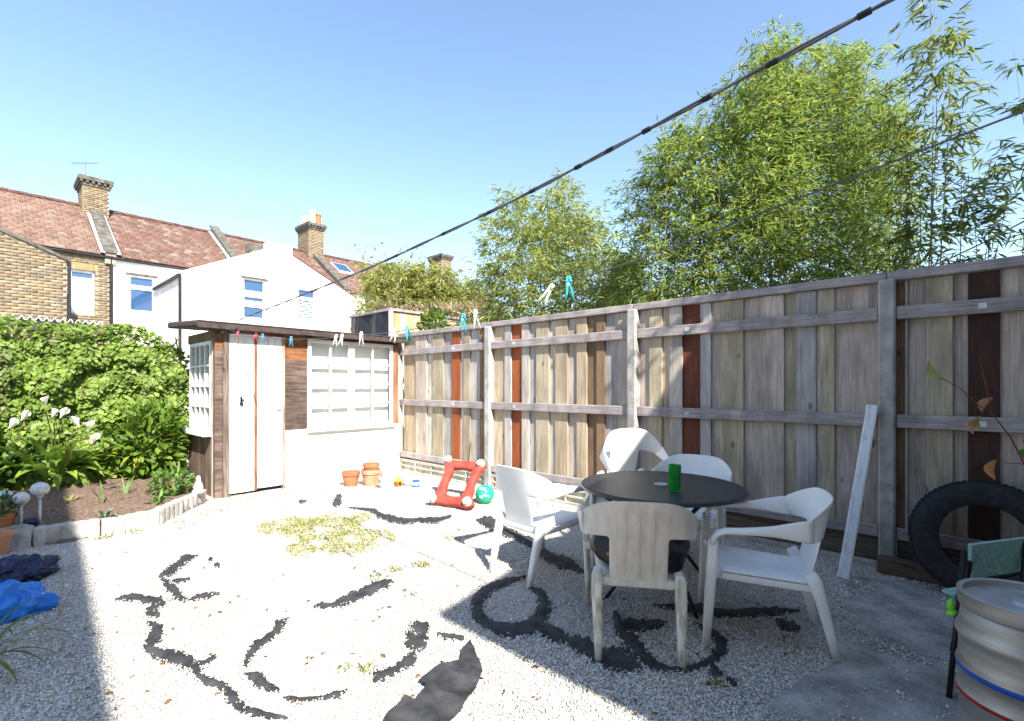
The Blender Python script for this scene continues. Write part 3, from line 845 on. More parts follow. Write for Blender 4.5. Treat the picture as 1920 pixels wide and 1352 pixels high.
roofs = B().prism([(XW + 0.12, PW + 0.01, ZE - 0.02), (XR, PW + 0.01, ZR - 0.02), (2 * XR - XW, PW + 0.01, ZE - 0.02)], (0, Y2 - PW - 0.02, 0)).build('roof', MATS['ridge'], hw)
tiles(roofs, PW + 0.28, Y2 - 0.16, XW + 0.16, ZE - 0.005, XR, ZR, TC_B)
ridge(roofs, PW + 0.4, Y2 - 0.15)
parapet(hw, Y2 + 0.0, w=0.26, lift=0.26)

# --- the gabled white wing in front
yg0, yg1 = onX(340, 515, XWF)[0], onX(668, 555, XWF)[0]
yp = (yg0 + yg1) / 2
ze_g, zp_g = 4.66, 6.0
hg = thing('white_gabled_wing', 'white rendered gable wing with two windows above the shed roof', 'house', (XWF - 1.5, yp, 0))
gw = []
for (xa, ya, xb, yb) in ((455, 520, 497, 600), (558, 540, 591, 604)):
    a, zt_ = onX(xa, ya, XWF); b, zb_ = onX(xb, yb, XWF)
    gw.append((a, b, zb_, zt_))
m = B()
ys = [yg0, gw[0][0], gw[0][1], gw[1][0], gw[1][1], yg1]
top = lambda y: ze_g + (zp_g - ze_g) * (1 - abs(y - yp) / (yp - yg0))
cuts = sorted(set(ys + [yp]))
for a, b in zip(cuts[:-1], cuts[1:]):
    h = [w for w in gw if w[0] <= a + 1e-6 and w[1] >= b - 1e-6]
    zlo = 0
    if h:
        m.prism([(XWF - 0.3, a, 0), (XWF - 0.3, b, 0), (XWF - 0.3, b, h[0][2]), (XWF - 0.3, a, h[0][2])], (0.3, 0, 0)); zlo = h[0][3]
    m.prism([(XWF - 0.3, a, zlo), (XWF - 0.3, b, zlo), (XWF - 0.3, b, top(b)), (XWF - 0.3, a, top(a))], (0.3, 0, 0))
m.box((XW + 0.02, yg0, 0), (XWF - 0.301, yg0 + 0.25, ze_g)); m.box((XW + 0.02, yg1 - 0.25, 0), (XWF - 0.301, yg1, ze_g))
m.build('gable_wall', m_render, hg)
for gi, w in enumerate(gw):
    zb, zt = w[2], w[3]
    bars = [(zb + (zt - zb) * 0.37, 0.2), (zb + (zt - zb) * 0.62, 0.2)] if gi == 0 else [(zb + (zt - zb) * 0.70, 0.12)]
    hw_ = house_window(hg, XWF - 0.06, w[0], w[1], zb, zt, bars, 0.05)
    box('head_shadow_board', (XWF + 0.001, w[0] - 0.06, zt + 0.0), (XWF + 0.05, w[1] + 0.08, zt + 0.05), m_coping if gi == 0 else m_render, hg, 0.003)  # over the first gable window, a dark board stands in for the head's shadow
    if gi == 1:
        z = zb + 0.08
        while z < zb + (zt - zb) * 0.58:
            box('blind_slat', (XWF - 0.064, w[0] + 0.055, z), (XWF - 0.06, w[1] - 0.055, z + 0.045), m_blind, hw_, 0); z += 0.09
for sg in (-1, 1):
    ye = yg0 if sg < 0 else yg1
    r = B(); r.prism([(XWF - 0.02, ye + sg * 0.07, ze_g - 0.01), (XWF - 0.02, yp, zp_g + 0.025), (XWF - 0.02, yp, zp_g + 0.08), (XWF - 0.02, ye + sg * 0.07, ze_g + 0.045)], (XW - XWF, 0, 0))
    r.build('wing_roof', m_render if sg < 0 else MATS['ridge'], hg)
box('parapet_block', (XWF - 0.28, yp - 0.42, zp_g - 0.3), (XWF + 0.002, yp + 0.42, zp_g + 0.10), m_render, hg, 0.01)
box('parapet_block', (XWF - 0.8, yp - 0.80, zp_g - 0.32), (XWF - 0.35, yp - 0.40, zp_g + 0.06), m_coping, hg, 0.01)
B().sweep([(XWF - 0.02, yg0 - 0.05, ze_g - 0.04), (XW + 0.1, yg0 - 0.05, ze_g - 0.04)], 0.11, 0.10, n=8).build('gutter', m_gutter, hg)
B().sweep([(XWF + 0.03, yg0 - 0.04, ze_g - 0.04), (XWF + 0.03, yg0 - 0.04, 2.0)], 0.08, n=8).build('drainpipe', m_gutter, hg)

# --- farther houses of the terrace
def far_house(y0, y1, cols, label, pots, sky=False, zt=9.15):
    h = thing('terraced_house', label, 'house', (XW, (y0 + y1) / 2, 0))
    box('rear_wall', (XW - 0.3, y0 + 0.005, 0), (XW, y1 - 0.005, ZE), m_render, h, 0)
    r = B().prism([(XW + 0.12, y0 + 0.005, ZE - 0.02), (XR, y0 + 0.005, ZR - 0.02), (2 * XR - XW, y0 + 0.005, ZE - 0.02)], (0, y1 - y0 - 0.01, 0)).build('roof', MATS['ridge'], h)
    tiles(r, y0 + 0.14, y1 - 0.14, XW + 0.16, ZE - 0.005, XR, ZR, cols)
    ridge(r, y0 + 0.14, y1 - 0.14)
    parapet(h, y1, w=0.26, lift=0.22, flash=False)
    if pots is not None: chimney(h, y1, zt, w=0.72, d=1.2, pots=pots)
    return h, r
far_house(Y2, Y3, TC_C, 'terraced house behind the white gable, chimney with several pale pots', 6)
h, r = far_house(Y3, Y4, TC_C, 'terraced house whose tiled roof holds a small blue skylight', None)
sa = onX(628, 492, -21.5)[0]
sk = B()
def on_pitch(x, off): return (x, ZE + (XW + 0.16 - x) / (XW + 0.16 - XR) * (ZR - ZE) + off)
x0, x1 = -22.0, -21.1
def pitch_quad(mb, ya, yb, xa, xb, o0, th):
    pa, pb = on_pitch(xa, o0), on_pitch(xb, o0)
    mb.prism([(pa[0], ya, pa[1]), (pb[0], ya, pb[1]), (pb[0], yb, pb[1]), (pa[0], yb, pa[1])], (0, 0, th))
pitch_quad(sk, sa, sa + 0.8, x0, x1, 0.05, 0.08); sk = sk.build('skylight', m_lead, r)
g = B(); pitch_quad(g, sa + 0.07, sa + 0.73, x0 + 0.07, x1 - 0.07, 0.135, 0.01); g.build('pane', m_house_glass, sk)
far_house(Y4, Y5, TC_C, 'farthest terraced house mostly hidden by shrubs, brick chimney without pots', 0, zt=9.25)

def aerial(px, py, depth, w, label, yaw=0.4):
    p = P(px, py, depth)
    a = thing('tv_aerial', label, 'aerial', (p.x, p.y, p.z - 1.0))
    B().sweep([(p.x, p.y, p.z - 1.6), (p.x, p.y, p.z + 0.08)], 0.03, n=6).build('mast', m_aerial, a)
    d = Vector((math.cos(yaw), math.sin(yaw), 0.06)).normalized(); q = d.cross(Vector((0, 0, 1))).normalized()
    b = B(); b.sweep([p - d * w / 2, p + d * w / 2], 0.022, n=6)
    boom = b.build('boom', m_aerial, a)
    for k in range(7):
        c = p - d * w / 2 + d * w * (k + 0.3) / 7.2
        e = B(); e.sweep([c - q * (0.16 - 0.012 * k), c + q * (0.16 - 0.012 * k)], 0.012, n=5); e.build('element', m_aerial, boom)
aerial(160, 306, 18.3, 0.9, 'thin tv aerial above the left brick chimney', 0.9)
aerial(850, 460, 30, 1.3, 'larger tv aerial right of the far chimney', 0.9)
aerial(808, 475, 30, 1.0, 'smaller tv aerial left of the far chimney', 0.9)

# ================================================================== NEIGHBOURS' ENCLOSURE BEYOND THE SHED
ye_, ze_ = onX(735, 577, -7.35)
en = thing('neighbour_enclosure', 'pale board fence corner beyond the shed with dark sheeting on one side', 'fence', (-7.35, ye_, 0))
tp = B()
rws = []
for i in range(26):
    x = -7.37 - 1.5 * i / 25
    rws.append([(x, ye_ + 0.03 * mnoise.noise(Vector((x * 4, z * 0.8, 0))) + 0.02 * math.sin(x * 9), z * (ze_ - 0.05)) for z in [k / 8 for k in range(9)]])
tp.grid(rws); tpo = tp.build('dark_sheeting', m_tarp, en, smooth=True)
box('top_rail', (-8.88, ye_ - 0.03, ze_ - 0.05), (-7.36, ye_ + 0.03, ze_ + 0.0), m_rail, en, 0.004)
yy = ye_ + 0.03
k = 0
while yy < 5.5:
    wd = 0.16
    f = random.uniform(0.8, 1.15); c = random.choice([(0.55, 0.42, 0.27), (0.46, 0.29, 0.15), (0.62, 0.54, 0.42)])
    box('board', (-7.40, yy + 0.002, 0), (-7.375, yy + wd - 0.002, ze_ - 0.06), m_board, en, 0.003, (c[0] * f, c[1] * f, c[2] * f)); yy += wd
box('capping', (-7.43, ye_ + 0.031, ze_ - 0.058), (-7.34, 5.5, ze_ - 0.005), m_rail, en, 0.004)
box('corner_post', (-7.42, ye_ - 0.03, 0), (-7.355, ye_ + 0.029, ze_ - 0.051), m_whitepaint, en, 0.004)

# corrugated sheet behind the ivy top
cg = B(); rws = []
yA, yB = onX(0, 600, -8.3)[0] - 0.6, onX(196, 600, -8.3)[0]
nn = 90
rws = [[(-8.3 - 0.5 * j, yA + (yB - yA) * i / nn, 2.27 - 0.03 * j + 0.028 * math.sin(i * 1.45)) for i in range(nn + 1)] for j in range(3)]
cg.grid(rws)
o = cg.build('corrugated_roof', m_corr, smooth=True); tag(o, 'pale corrugated roof sheet showing above the ivy', 'roof')
sm = o.modifiers.new('thick', 'SOLIDIFY'); sm.thickness = 0.012
bwl = thing('rear_boundary_wall', 'low rendered wall behind the ivy at the garden end', 'wall', (-8.0, -5, 0))
box('wall', (-8.12, -9, 0), (-7.95, -2.9, 1.95), m_mortar, bwl, 0.01)

# ================================================================== VEGETATION
def rnd(n): return RNG.random(n)
def add_leaves(name, parent, pos, dirs, nrm, ln, wd, cols, shape, kind='stuff', **kw):
    o = link_mesh(name, leaves_mesh(pos, dirs, nrm, ln, wd, cols, shape, **kw), m_leaf, parent)
    if kind: o['kind'] = kind
    return o
# --- ivy
ivy = thing('ivy_hedge', 'dense bright green ivy covering the rear wall left of the shed', 'ivy', (-7.8, -4.6, 0))
n = 21000
y = -2.72 - rnd(n) ** 1.0 * 3.9
z = 0.1 + rnd(n) * 2.2
bulge = np.array([0.30 + 0.22 * mnoise.noise(Vector((a * 1.5, b * 1.5, 0))) + 0.20 * mnoise.noise(Vector((a * 4.2, b * 4.2, 5))) + 0.05 * mnoise.noise(Vector((a * 10, b * 10, 2))) for a, b in zip(y, z)])
topz = np.array([2.19 + 0.09 * mnoise.noise(Vector((a * 2.5, 0, 9))) - (0.30 * max(0, (a + 3.15)) / 0.4 if a > -3.15 else 0) for a in y])
fr = z / topz
keep = fr < 1.0
bulge = bulge * np.sqrt(np.clip(1.12 - fr ** 5, 0.05, 1)) 
x = -7.93 + np.maximum(bulge, 0.03) * (1 - 0.55 * rnd(n) ** 2)
ov = rnd(n)
dirs = np.stack([0.35 + 0.7 * rnd(n), (rnd(n) - 0.5) * 2.4, -0.5 - 0.7 * rnd(n) + 0.9 * (fr > 0.9)], 1)
nrm = np.stack([0.55 + 0.6 * rnd(n), (rnd(n) - 0.5) * 2.6, 0.5 + 1.2 * (rnd(n) - 0.35)], 1)
pos = np.stack([x, y, z], 1)
cols = leaf_cols(n, (0.13, 0.225, 0.035), (0.32, 0.43, 0.09), (0.36, 0.38, 0.16), 0.07)
pale = (y < -4.5) & (z > 1.05) & (z < 1.85)
cols[pale] = cols[pale] * 0.5 + np.array([0.22, 0.24, 0.10]) * 0.5
add_leaves('foliage', ivy, pos[keep], dirs[keep], nrm[keep], (0.042 + 0.038 * rnd(n))[keep], (0.038 + 0.034 * rnd(n))[keep], cols[keep], 'ivy')
st = B()
for k in range(26):
    yy = -2.8 - 3.6 * k / 26 + random.uniform(-0.05, 0.05)
    pts = [(-7.92 + 0.05 * i / 6 + random.uniform(0, 0.06), yy + random.uniform(-0.12, 0.12), 0.1 + 2.0 * i / 6) for i in range(7)]
    st.sweep(pts, 0.018, n=5)
st.build('stems', m_stem, ivy)
# --- leafy shrub beside the shed
def shrub(name, label, cat, c, rad, n, la, lb, ln, wd, shape, extra=None, pe=0, stems=10, up=0.3, group=None):
    t = thing(name, label, cat, (c[0], c[1], c[2]), group)
    u = unit(RNG.normal(size=(n, 3)))
    r = 0.35 + 0.65 * rnd(n) ** 0.45
    lump = np.array([1 + 0.33 * mnoise.noise(Vector((a[0] * 2.3, a[1] * 2.3, a[2] * 2.3 + c[0]))) for a in u])
    pos = np.array(c)[None] + np.array([0, 0, rad[2]])[None] + u * (r * lump)[:, None] * np.array(rad)[None]
    pos[:, 2] = np.maximum(pos[:, 2], c[2] + 0.03)
    d = unit(u * 0.8 + RNG.normal(size=(n, 3)) * 0.5 + np.array([0, 0, up]))
    nr = unit(u * 0.6 + np.array([0, 0, 0.9]) + RNG.normal(size=(n, 3)) * 0.35)
    add_leaves('foliage', t, pos, d, nr, ln[0] + (ln[1] - ln[0]) * rnd(n), wd[0] + (wd[1] - wd[0]) * rnd(n), leaf_cols(n, la, lb, extra, pe), shape)
    s = B()
    for k in range(stems):
        a = u[k]
        e = Vector(c) + Vector((a[0] * rad[0] * 0.7, a[1] * rad[1] * 0.7, rad[2] * (1 + abs(a[2]) * 0.6)))
        b0 = Vector(c) + Vector((a[0] * 0.05, a[1] * 0.05, 0))
        s.sweep([b0, b0.lerp(e, 0.5) + Vector((0, 0, 0.08)), e], [0.02, 0.014, 0.006], n=5)
    s.build('stems', m_stem, t)
    return t
p = G(290, 905, 0.15)
shrub('leafy_shrub', 'bushy yellow green shrub growing beside the shed side wall', 'shrub', (p.x - 0.25, p.y + 0.0, 0.15), (0.36, 0.42, 0.50), 1100, (0.08, 0.17, 0.02), (0.20, 0.31, 0.04), (0.08, 0.15), (0.04, 0.07), 'oval', (0.3, 0.33, 0.05), 0.08)
p = G(325, 925, 0.17)
shrub('low_bushy_plant', 'low light green bushy plant at the foot of the leafy shrub', 'plant', (p.x - 0.1, p.y, 0.15), (0.2, 0.2, 0.13), 260, (0.07, 0.17, 0.03), (0.18, 0.30, 0.06), (0.05, 0.09), (0.025, 0.04), 'oval')
p = G(60, 925, 0.15)
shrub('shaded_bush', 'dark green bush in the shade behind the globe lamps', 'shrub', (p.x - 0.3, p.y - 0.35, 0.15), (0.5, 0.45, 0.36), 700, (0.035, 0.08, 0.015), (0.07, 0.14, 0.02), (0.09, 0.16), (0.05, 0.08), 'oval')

def blade_mesh(base, az, length, width, lift, droop, shape='strap', nseg=9, twist=0.0, fold=0.3):
    """a single arching leaf blade with a folded midrib"""
    mb = B()
    d = Vector((math.cos(az), math.sin(az), 0)); sd = Vector((-math.sin(az), math.cos(az), 0))
    rows = []
    pos_ = Vector(base); ang = lift
    for i in range(nseg + 1):
        t = i / nseg
        if shape == 'strap': w_ = width * min(1, 2.5 * (1 - t) ** 0.7) * (0.55 + 0.45 * min(1, t * 3))
        else:
            tt = max(0, (t - 0.22) / 0.78)
            w_ = 0.014 if t < 0.22 else width * (math.sin(math.pi * min(1, tt * 0.92 + 0.14)) ** 0.8) + 0.002
        up_ = Vector((0, 0, 1)) * math.cos(ang) - d * math.sin(ang)
        s2 = (sd + up_ * (twist * t)).normalized()
        wv = 0.12 * width * math.sin(t * 14 + az * 3)
        rows.append([pos_ - s2 * w_ / 2 + up_ * (w_ * fold * 0.5 + wv * 0.3), pos_.copy(), pos_ + s2 * w_ / 2 + up_ * (w_ * fold * 0.5 - wv * 0.3)])
        pos_ = pos_ + (d * math.cos(ang) + Vector((0, 0, 1)) * math.sin(ang)) * (length / nseg)
        ang -= droop / nseg
    mb.grid(rows)
    return mb, rows
def blade(name, parent, *a, color=(0.1, 0.2, 0.03), mat=None, **k):
    mb, _ = blade_mesh(*a, **k)
    o = mb.build(name, mat or m_leafo, parent, smooth=True)
    f = random.uniform(0.75, 1.2)
    o.color = (color[0] * f, color[1] * f, color[2] * f, 1)
    return o
# --- arum lilies
for ai, (px, py, nl, R_, lab) in enumerate([(105, 912, 84, 0.24, 'large arum lily clump with broad glossy leaves and white flowers before the ivy'), (10, 905, 30, 0.16, 'arum lily clump cut by the left picture edge')]):
    c = G(px, py, 0.16)
    t = thing('arum_lily', lab, 'plant', (c.x, c.y, 0.16), 'arum lilies')
    for k in range(nl):
        az = 2 * math.pi * k / nl * 2.4 + random.uniform(-0.3, 0.3)
        rr_ = R_ * random.random()
        blade('leaf', t, (c.x + rr_ * math.cos(az), c.y + rr_ * math.sin(az), 0.15), az, random.uniform(0.55, 1.0), random.uniform(0.09, 0.14), random.uniform(0.9, 1.5), random.uniform(0.9, 2.0), shape='arrow', color=(0.20, 0.32, 0.05), fold=0.35)
    fl = [(85, 752), (118, 776), (101, 774), (144, 792), (167, 800), (175, 825)] if ai == 0 else [(45, 781), (23, 795)]
    for q, (fx, fy) in enumerate(fl):
        tp_ = P(fx, fy, 5.35 - 0.05 * q)
        s = B(); s.sweep([(c.x, c.y, 0.16), Vector((c.x, c.y, 0.5)).lerp(tp_, 0.5), tp_ - Vector((0, 0, 0.1)), tp_ - Vector((0, 0, 0.05))], [0.014, 0.013, 0.011, 0.010], n=6)
        f_ = s.build('flower', m_cane, t)
        a_ = random.uniform(0, 6.28)
        mt = Matrix.Rotation(a_, 3, 'Z') @ Matrix.Rotation(math.radians(28), 3, 'X')
        sp = B(); rws = []
        for i in range(7):
            tt = i / 6
            rws.append([tp_ + mt @ Vector((math.cos(b_) * (0.006 + 0.034 * tt ** 1.5), math.sin(b_) * (0.006 + 0.034 * tt ** 1.5), -0.05 + 0.08 * tt + (0.04 * tt * max(0, math.cos(b_))))) for b_ in [2 * math.pi * j / 14 * 0.94 for j in range(15)]])
        sp.grid(rws); sp.build('spathe', m_petal, f_, smooth=True)
        sd_ = B(); sd_.sweep([tp_ + mt @ Vector((0, 0, -0.03)), tp_ + mt @ Vector((0, 0, 0.05))], 0.012, n=6); sd_.build('spadix', M('spadix', (0.6, 0.42, 0.03), 0.6, bump=0), f_) if 'spadix' not in MATS else sd_.build('spadix', MATS['spadix'], f_)
# --- stalky plants in the soil
for (px, py, nl, ln, lab) in [(196, 945, 4, 0.32, 'thin upright pale green stalks in the middle of the soil'), (234, 930, 5, 0.30, 'second clump of thin pale stalks nearer the shrub'), (330, 925, 9, 0.42, 'tall blue green onion-like leaves near the shed corner')]:
    c = G(px, py, 0.17)
    t = thing('stalk_plant', lab, 'plant', (c.x, c.y, 0.17), 'stalky plants in the bed')
    for k in range(nl):
        az = random.uniform(0, 6.28)
        blade('leaf', t, (c.x + 0.03 * math.cos(az), c.y + 0.03 * math.sin(az), 0.16), az, ln * random.uniform(0.7, 1.1), 0.018, random.uniform(1.25, 1.5), random.uniform(0.2, 0.9), shape='strap', color=(0.17, 0.27, 0.06))
for (px, py, lab, col) in [(197, 968, 'tiny grey green seedling at the front of the soil', (0.20, 0.25, 0.17)), (300, 940, 'small fresh green seedling by the edging near the shed', (0.12, 0.24, 0.04)), (128, 945, 'yellowing trailing seedling at the shadow edge', (0.34, 0.32, 0.08))]:
    c = G(px, py, 0.16)
    t = thing('seedling', lab, 'plant', (c.x, c.y, 0.15), 'seedlings in the bed')
    for k in range(14):
        az = random.uniform(0, 6.28)
        blade('leaf', t, (c.x + 0.03 * math.cos(az), c.y + 0.03 * math.sin(az), 0.15), az, random.uniform(0.08, 0.17), 0.03, random.uniform(0.5, 1.3), random.uniform(0.6, 1.6), shape='strap', color=col, nseg=5)

# --- bamboo and shrubs beyond the fence
def bamboo(label, canes, la, lb, ln, wd, leaves_per_m, spread, extra=None, pe=0.0, start=0.25, group='bamboo beyond the fence', cane_w=0.022, name='bamboo', cat='bamboo'):
    c0 = sum((Vector((c[0].x, c[0].y, 0)) for c in canes), Vector()) / len(canes)
    t = thing(name, label, cat, (c0.x, c0.y, 0), group)
    PP, DD, NN = [], [], []
    for (b0, h, lean) in canes:
        pts = []
        for i in range(9):
            s_ = i / 8
            pts.append(Vector((b0.x, b0.y, 0)) + Vector((lean.x * s_ ** 1.8, lean.y * s_ ** 1.8, h * s_)) + Vector((mnoise.noise(Vector((b0.x * 9, s_ * 2, 1))), mnoise.noise(Vector((b0.y * 9, s_ * 2, 4))), 0)) * 0.08)
        B().sweep(pts, [cane_w * (1 - 0.85 * i / 8) for i in range(9)], n=5).build('cane', m_cane, t)
        nb = int(h * (1 - start) * leaves_per_m / 9)
        for q in range(nb):                    # sprays of leaves on short side branches
            s_ = start + (1 - start) * random.random() ** 0.85
            k = min(7, int(s_ * 8)); f = s_ * 8 - k
            p0 = pts[k].lerp(pts[k + 1], f)
            a = random.uniform(0, 6.283)
            br = Vector((math.cos(a), math.sin(a), random.uniform(-0.1, 0.8))).normalized()
            bl_ = spread * random.uniform(0.15, 1.0) * (1.15 - 0.75 * s_ ** 3)
            tip = p0 + br * bl_ - Vector((0, 0, 0.15 * bl_))
            for j in range(9):
                r_ = 0.35 + 0.65 * random.random()
                PP.append(p0.lerp(tip, r_) + Vector((random.gauss(0, 0.03), random.gauss(0, 0.03), random.gauss(0, 0.03))))
                DD.append((br.x + random.gauss(0, 0.65), br.y + random.gauss(0, 0.65), random.gauss(-0.25, 0.45)))
                NN.append((random.gauss(0, 0.5), random.gauss(0, 0.5), 1))
    n = len(PP)
    add_leaves('foliage', t, np.array([tuple(p) for p in PP]), np.array(DD), np.array(NN), ln[0] + (ln[1] - ln[0]) * rnd(n), wd[0] + (wd[1] - wd[0]) * rnd(n), leaf_cols(n, la, lb, extra, pe), 'lance')
    return t
def canes_px(spec, Y0, dY, jitter=0.1, lean=0.25):
    out = []
    for (px, py) in spec:
        Y = Y0 + random.uniform(-dY, dY)
        top_ = P(px, py, Y)
        l = Vector((random.uniform(-lean, lean), random.uniform(-lean, lean), 0))
        out.append((Vector((top_.x - l.x, top_.y - l.y, 0)), top_.z, l))
    return out
def outline(spec, n):
    xs = [p[0] for p in spec]; ys = [p[1] for p in spec]
    out = []
    for i in range(n):
        x = xs[0] + (xs[-1] - xs[0]) * (i + random.random()) / n
        out.append((x, float(np.interp(x, xs, ys)) + (0 if i % 3 == 0 else abs(random.gauss(0, 70)))))
    return out
bigA = outline([(1195, 350), (1225, 270), (1280, 225), (1340, 200), (1400, 125), (1465, 45)], 20)
bigB = outline([(1440, 50), (1500, 75), (1560, 90), (1620, 85), (1680, 200)], 20)
LA, LB = (0.13, 0.21, 0.04), (0.36, 0.44, 0.11)
bamboo('big dense yellow green bamboo clump, left half, behind the fence', canes_px(bigA, 6.3, 0.7), LA, LB, (0.07, 0.135), (0.014, 0.024), 500, 0.78, (0.38, 0.36, 0.06), 0.10)
bamboo('big dense yellow green bamboo clump, right half, reaching highest', canes_px(bigB, 6.4, 0.7), LA, LB, (0.07, 0.135), (0.014, 0.024), 480, 0.74, (0.38, 0.36, 0.06), 0.10)
bamboo('tall sparse single bamboo stand near the right edge against the sky', canes_px([(1735, -120), (1752, -20), (1705, 120), (1775, 40), (1690, 190), (1800, 210), (1720, 260), (1830, 330)], 5.0, 0.3, lean=0.15), (0.08, 0.13, 0.03), (0.24, 0.29, 0.07), (0.09, 0.16), (0.016, 0.027), 130, 0.6, (0.36, 0.36, 0.07), 0.12)
bamboo('arching dark leaved bamboo at the right picture edge', canes_px([(1905, 90), (1880, 280), (1930, 170), (1850, 360), (1895, 330)], 4.9, 0.2, lean=0.4), (0.05, 0.10, 0.025), (0.12, 0.18, 0.045), (0.11, 0.18), (0.018, 0.03), 80, 0.5, None, 0, start=0.42)
bamboo('lower loose bamboo clump in the middle behind the fence', canes_px(outline([(915, 440), (950, 350), (1000, 370), (1065, 335), (1120, 410), (1190, 480)], 22), 9.0, 0.8), (0.19, 0.26, 0.07), (0.44, 0.48, 0.15), (0.10, 0.17), (0.018, 0.03), 420, 0.85, (0.4, 0.38, 0.08), 0.10, cane_w=0.025)
bamboo('yellowish low bamboo between the two tall clumps', canes_px(outline([(1130, 520), (1170, 470), (1235, 520)], 7), 7.6, 0.3), (0.22, 0.27, 0.06), (0.40, 0.41, 0.11), (0.10, 0.16), (0.016, 0.026), 600, 0.6, (0.4, 0.36, 0.1), 0.15)
# pale fluffy far hedge with dry stems
t = bamboo('pale yellow green clipped bamboo hedge in front of the far chimney', canes_px(outline([(690, 500), (740, 490), (800, 495), (850, 510), (910, 530)], 24), 12.2, 0.8, lean=0.15), (0.28, 0.32, 0.08), (0.46, 0.47, 0.15), (0.12, 0.20), (0.024, 0.038), 620, 0.8, (0.42, 0.38, 0.14), 0.16, cane_w=0.03)
n = 1500
pc = [P(700 + 250 * random.random(), 575 + 45 * random.random(), 11.2 + random.random()) for _ in range(n)]
o = add_leaves('dry_fronds', t, np.array([tuple(p) for p in pc]), RNG.normal(size=(n, 3)) * 0.5 + np.array([0, 0, 0.5]), RNG.normal(size=(n, 3)), 0.15 + 0.2 * rnd(n), 0.02 + 0.02 * rnd(n), leaf_cols(n, (0.34, 0.25, 0.15), (0.52, 0.42, 0.30)), 'lance')
# thin wispy shoots above the hedge
for (px, py, lab) in [(690, 455, 'bare thin shoots at the left end of the pale hedge'), (775, 465, 'bare thin shoots above the middle of the pale hedge')]:
    b_ = P(px, 520, 12.5)
    t = thing('bare_shoots', lab, 'plant', (b_.x, b_.y, 0))
    s = B()
    for k in range(6):
        e = P(px + random.uniform(-25, 30), py + random.uniform(-10, 25), 12.5)
        s.sweep([Vector((b_.x, b_.y, 0)), b_ + Vector((random.uniform(-.1, .1), random.uniform(-.1, .1), 0)), e], [0.025, 0.018, 0.008], n=5)
    s.build('stems', m_cane, t)
    n = 90
    pp = np.array([tuple(P(px + random.uniform(-28, 32), py + random.uniform(-5, 45), 12.5)) for _ in range(n)])
    add_leaves('foliage', t, pp, RNG.normal(size=(n, 3)), RNG.normal(size=(n, 3)), 0.06 + 0.06 * rnd(n), 0.025 + 0.02 * rnd(n), leaf_cols(n, (0.3, 0.26, 0.12), (0.36, 0.33, 0.15)), 'lance')
p = P(815, 600, 8.3)
shrub('climbing_shrub', 'small bright green climber leaning over the pale board fence', 'shrub', (p.x, p.y, 2.15), (0.24, 0.24, 0.26), 420, (0.08, 0.16, 0.02), (0.20, 0.30, 0.04), (0.07, 0.12), (0.035, 0.055), 'oval')
# overhanging tree by the house wing (its leaves dapple the shade edge)
def off_tree(c, rad, n, label):
    t = thing('garden_tree', label, 'tree', (c[0], c[1], 0))
    B().sweep([(2.05, 0.75, 0), (2.05, 0.7, 3.0), (2.1, 0.2, 5.2), (c[0], c[1], c[2])], [0.16, 0.12, 0.09, 0.03], n=8).build('trunk', m_stem, t)
    u = unit(RNG.normal(size=(n, 3)))
    pos = np.array(c)[None] + u * (rnd(n) ** 0.45)[:, None] * np.array(rad)[None]
    add_leaves('crown', t, pos, RNG.normal(size=(n, 3)), RNG.normal(size=(n, 3)), 0.10 + 0.08 * rnd(n), 0.05 + 0.03 * rnd(n), leaf_cols(n, LA, LB), 'oval')
off_tree((2.3, -1.0, 5.9), (0.45, 0.75, 0.5), 300, 'leafy tree beside the unseen shade-casting wing behind the viewer, dappling the fence')

# grass and weeds on the gravel
def tufts(name, label, centres, n, hgt, cols, cat=None, kind='stuff'):
    PP = []; HH = []
    for (c, r, w) in centres:
        m_ = int(n * w)
        for _ in range(m_):
            a = random.uniform(0, 6.283); q = r * math.sqrt(random.random())
            nx_, ny_ = c.x + q * math.cos(a), c.y + q * math.sin(a)
            if mnoise.noise(Vector((nx_ * 5, ny_ * 5, 0))) + random.uniform(-0.3, 0.3) < -0.12: continue
            PP.append((nx_, ny_, 0.0))
    n_ = len(PP)
    d = RNG.normal(size=(n_, 3)) * np.array([0.8, 0.8, 0.15]) + np.array([0, 0, 0.55])
    me = leaves_mesh(np.array(PP), d, RNG.normal(size=(n_, 3)), hgt[0] + (hgt[1] - hgt[0]) * rnd(n_), 0.006 + 0.006 * rnd(n_), leaf_cols(n_, *cols), 'lance', droop=0.4)
    o = link_mesh(name, me, m_grass, None); tag(o, label, cat, kind=kind)
    return o
gp = [(G(545, 985), 0.32, 1), (G(605, 992), 0.38, 1.4), (G(665, 1015), 0.36, 1.3), (G(600, 1025), 0.28, .8), (G(640, 975), 0.3, .8)]
tufts('grass_patch', 'sparse yellow green grass patch on the sunny gravel', gp, 2700, (0.010, 0.034), ((0.30, 0.30, 0.10), (0.44, 0.40, 0.18), (0.2, 0.28, 0.06), 0.25), 'grass')
wl = [(G(*p), r, w) for p, r, w in [((790, 1060), .06, .5), ((740, 1070), .05, .3), ((850, 1010), .07, .3), ((700, 1085), .04, .15), ((500, 940), .3, .5), ((440, 935), .25, .6), ((400, 960), .2, .5), ((340, 985), .15, .4), ((250, 1000), .1, .3), ((195, 1010), .07, .3), ((690, 1255), .05, .3), ((645, 1255), .04, .2), ((1200, 1160), .03, .2), ((1350, 1285), .04, .3), ((1480, 1210), .08, .2), ((540, 930), .2, .3)]]
tufts('gravel_weeds', 'scattered small weeds and grass on the gravel edges', wl, 200, (0.012, 0.045), ((0.13, 0.17, 0.03), (0.30, 0.28, 0.08)), 'weeds')
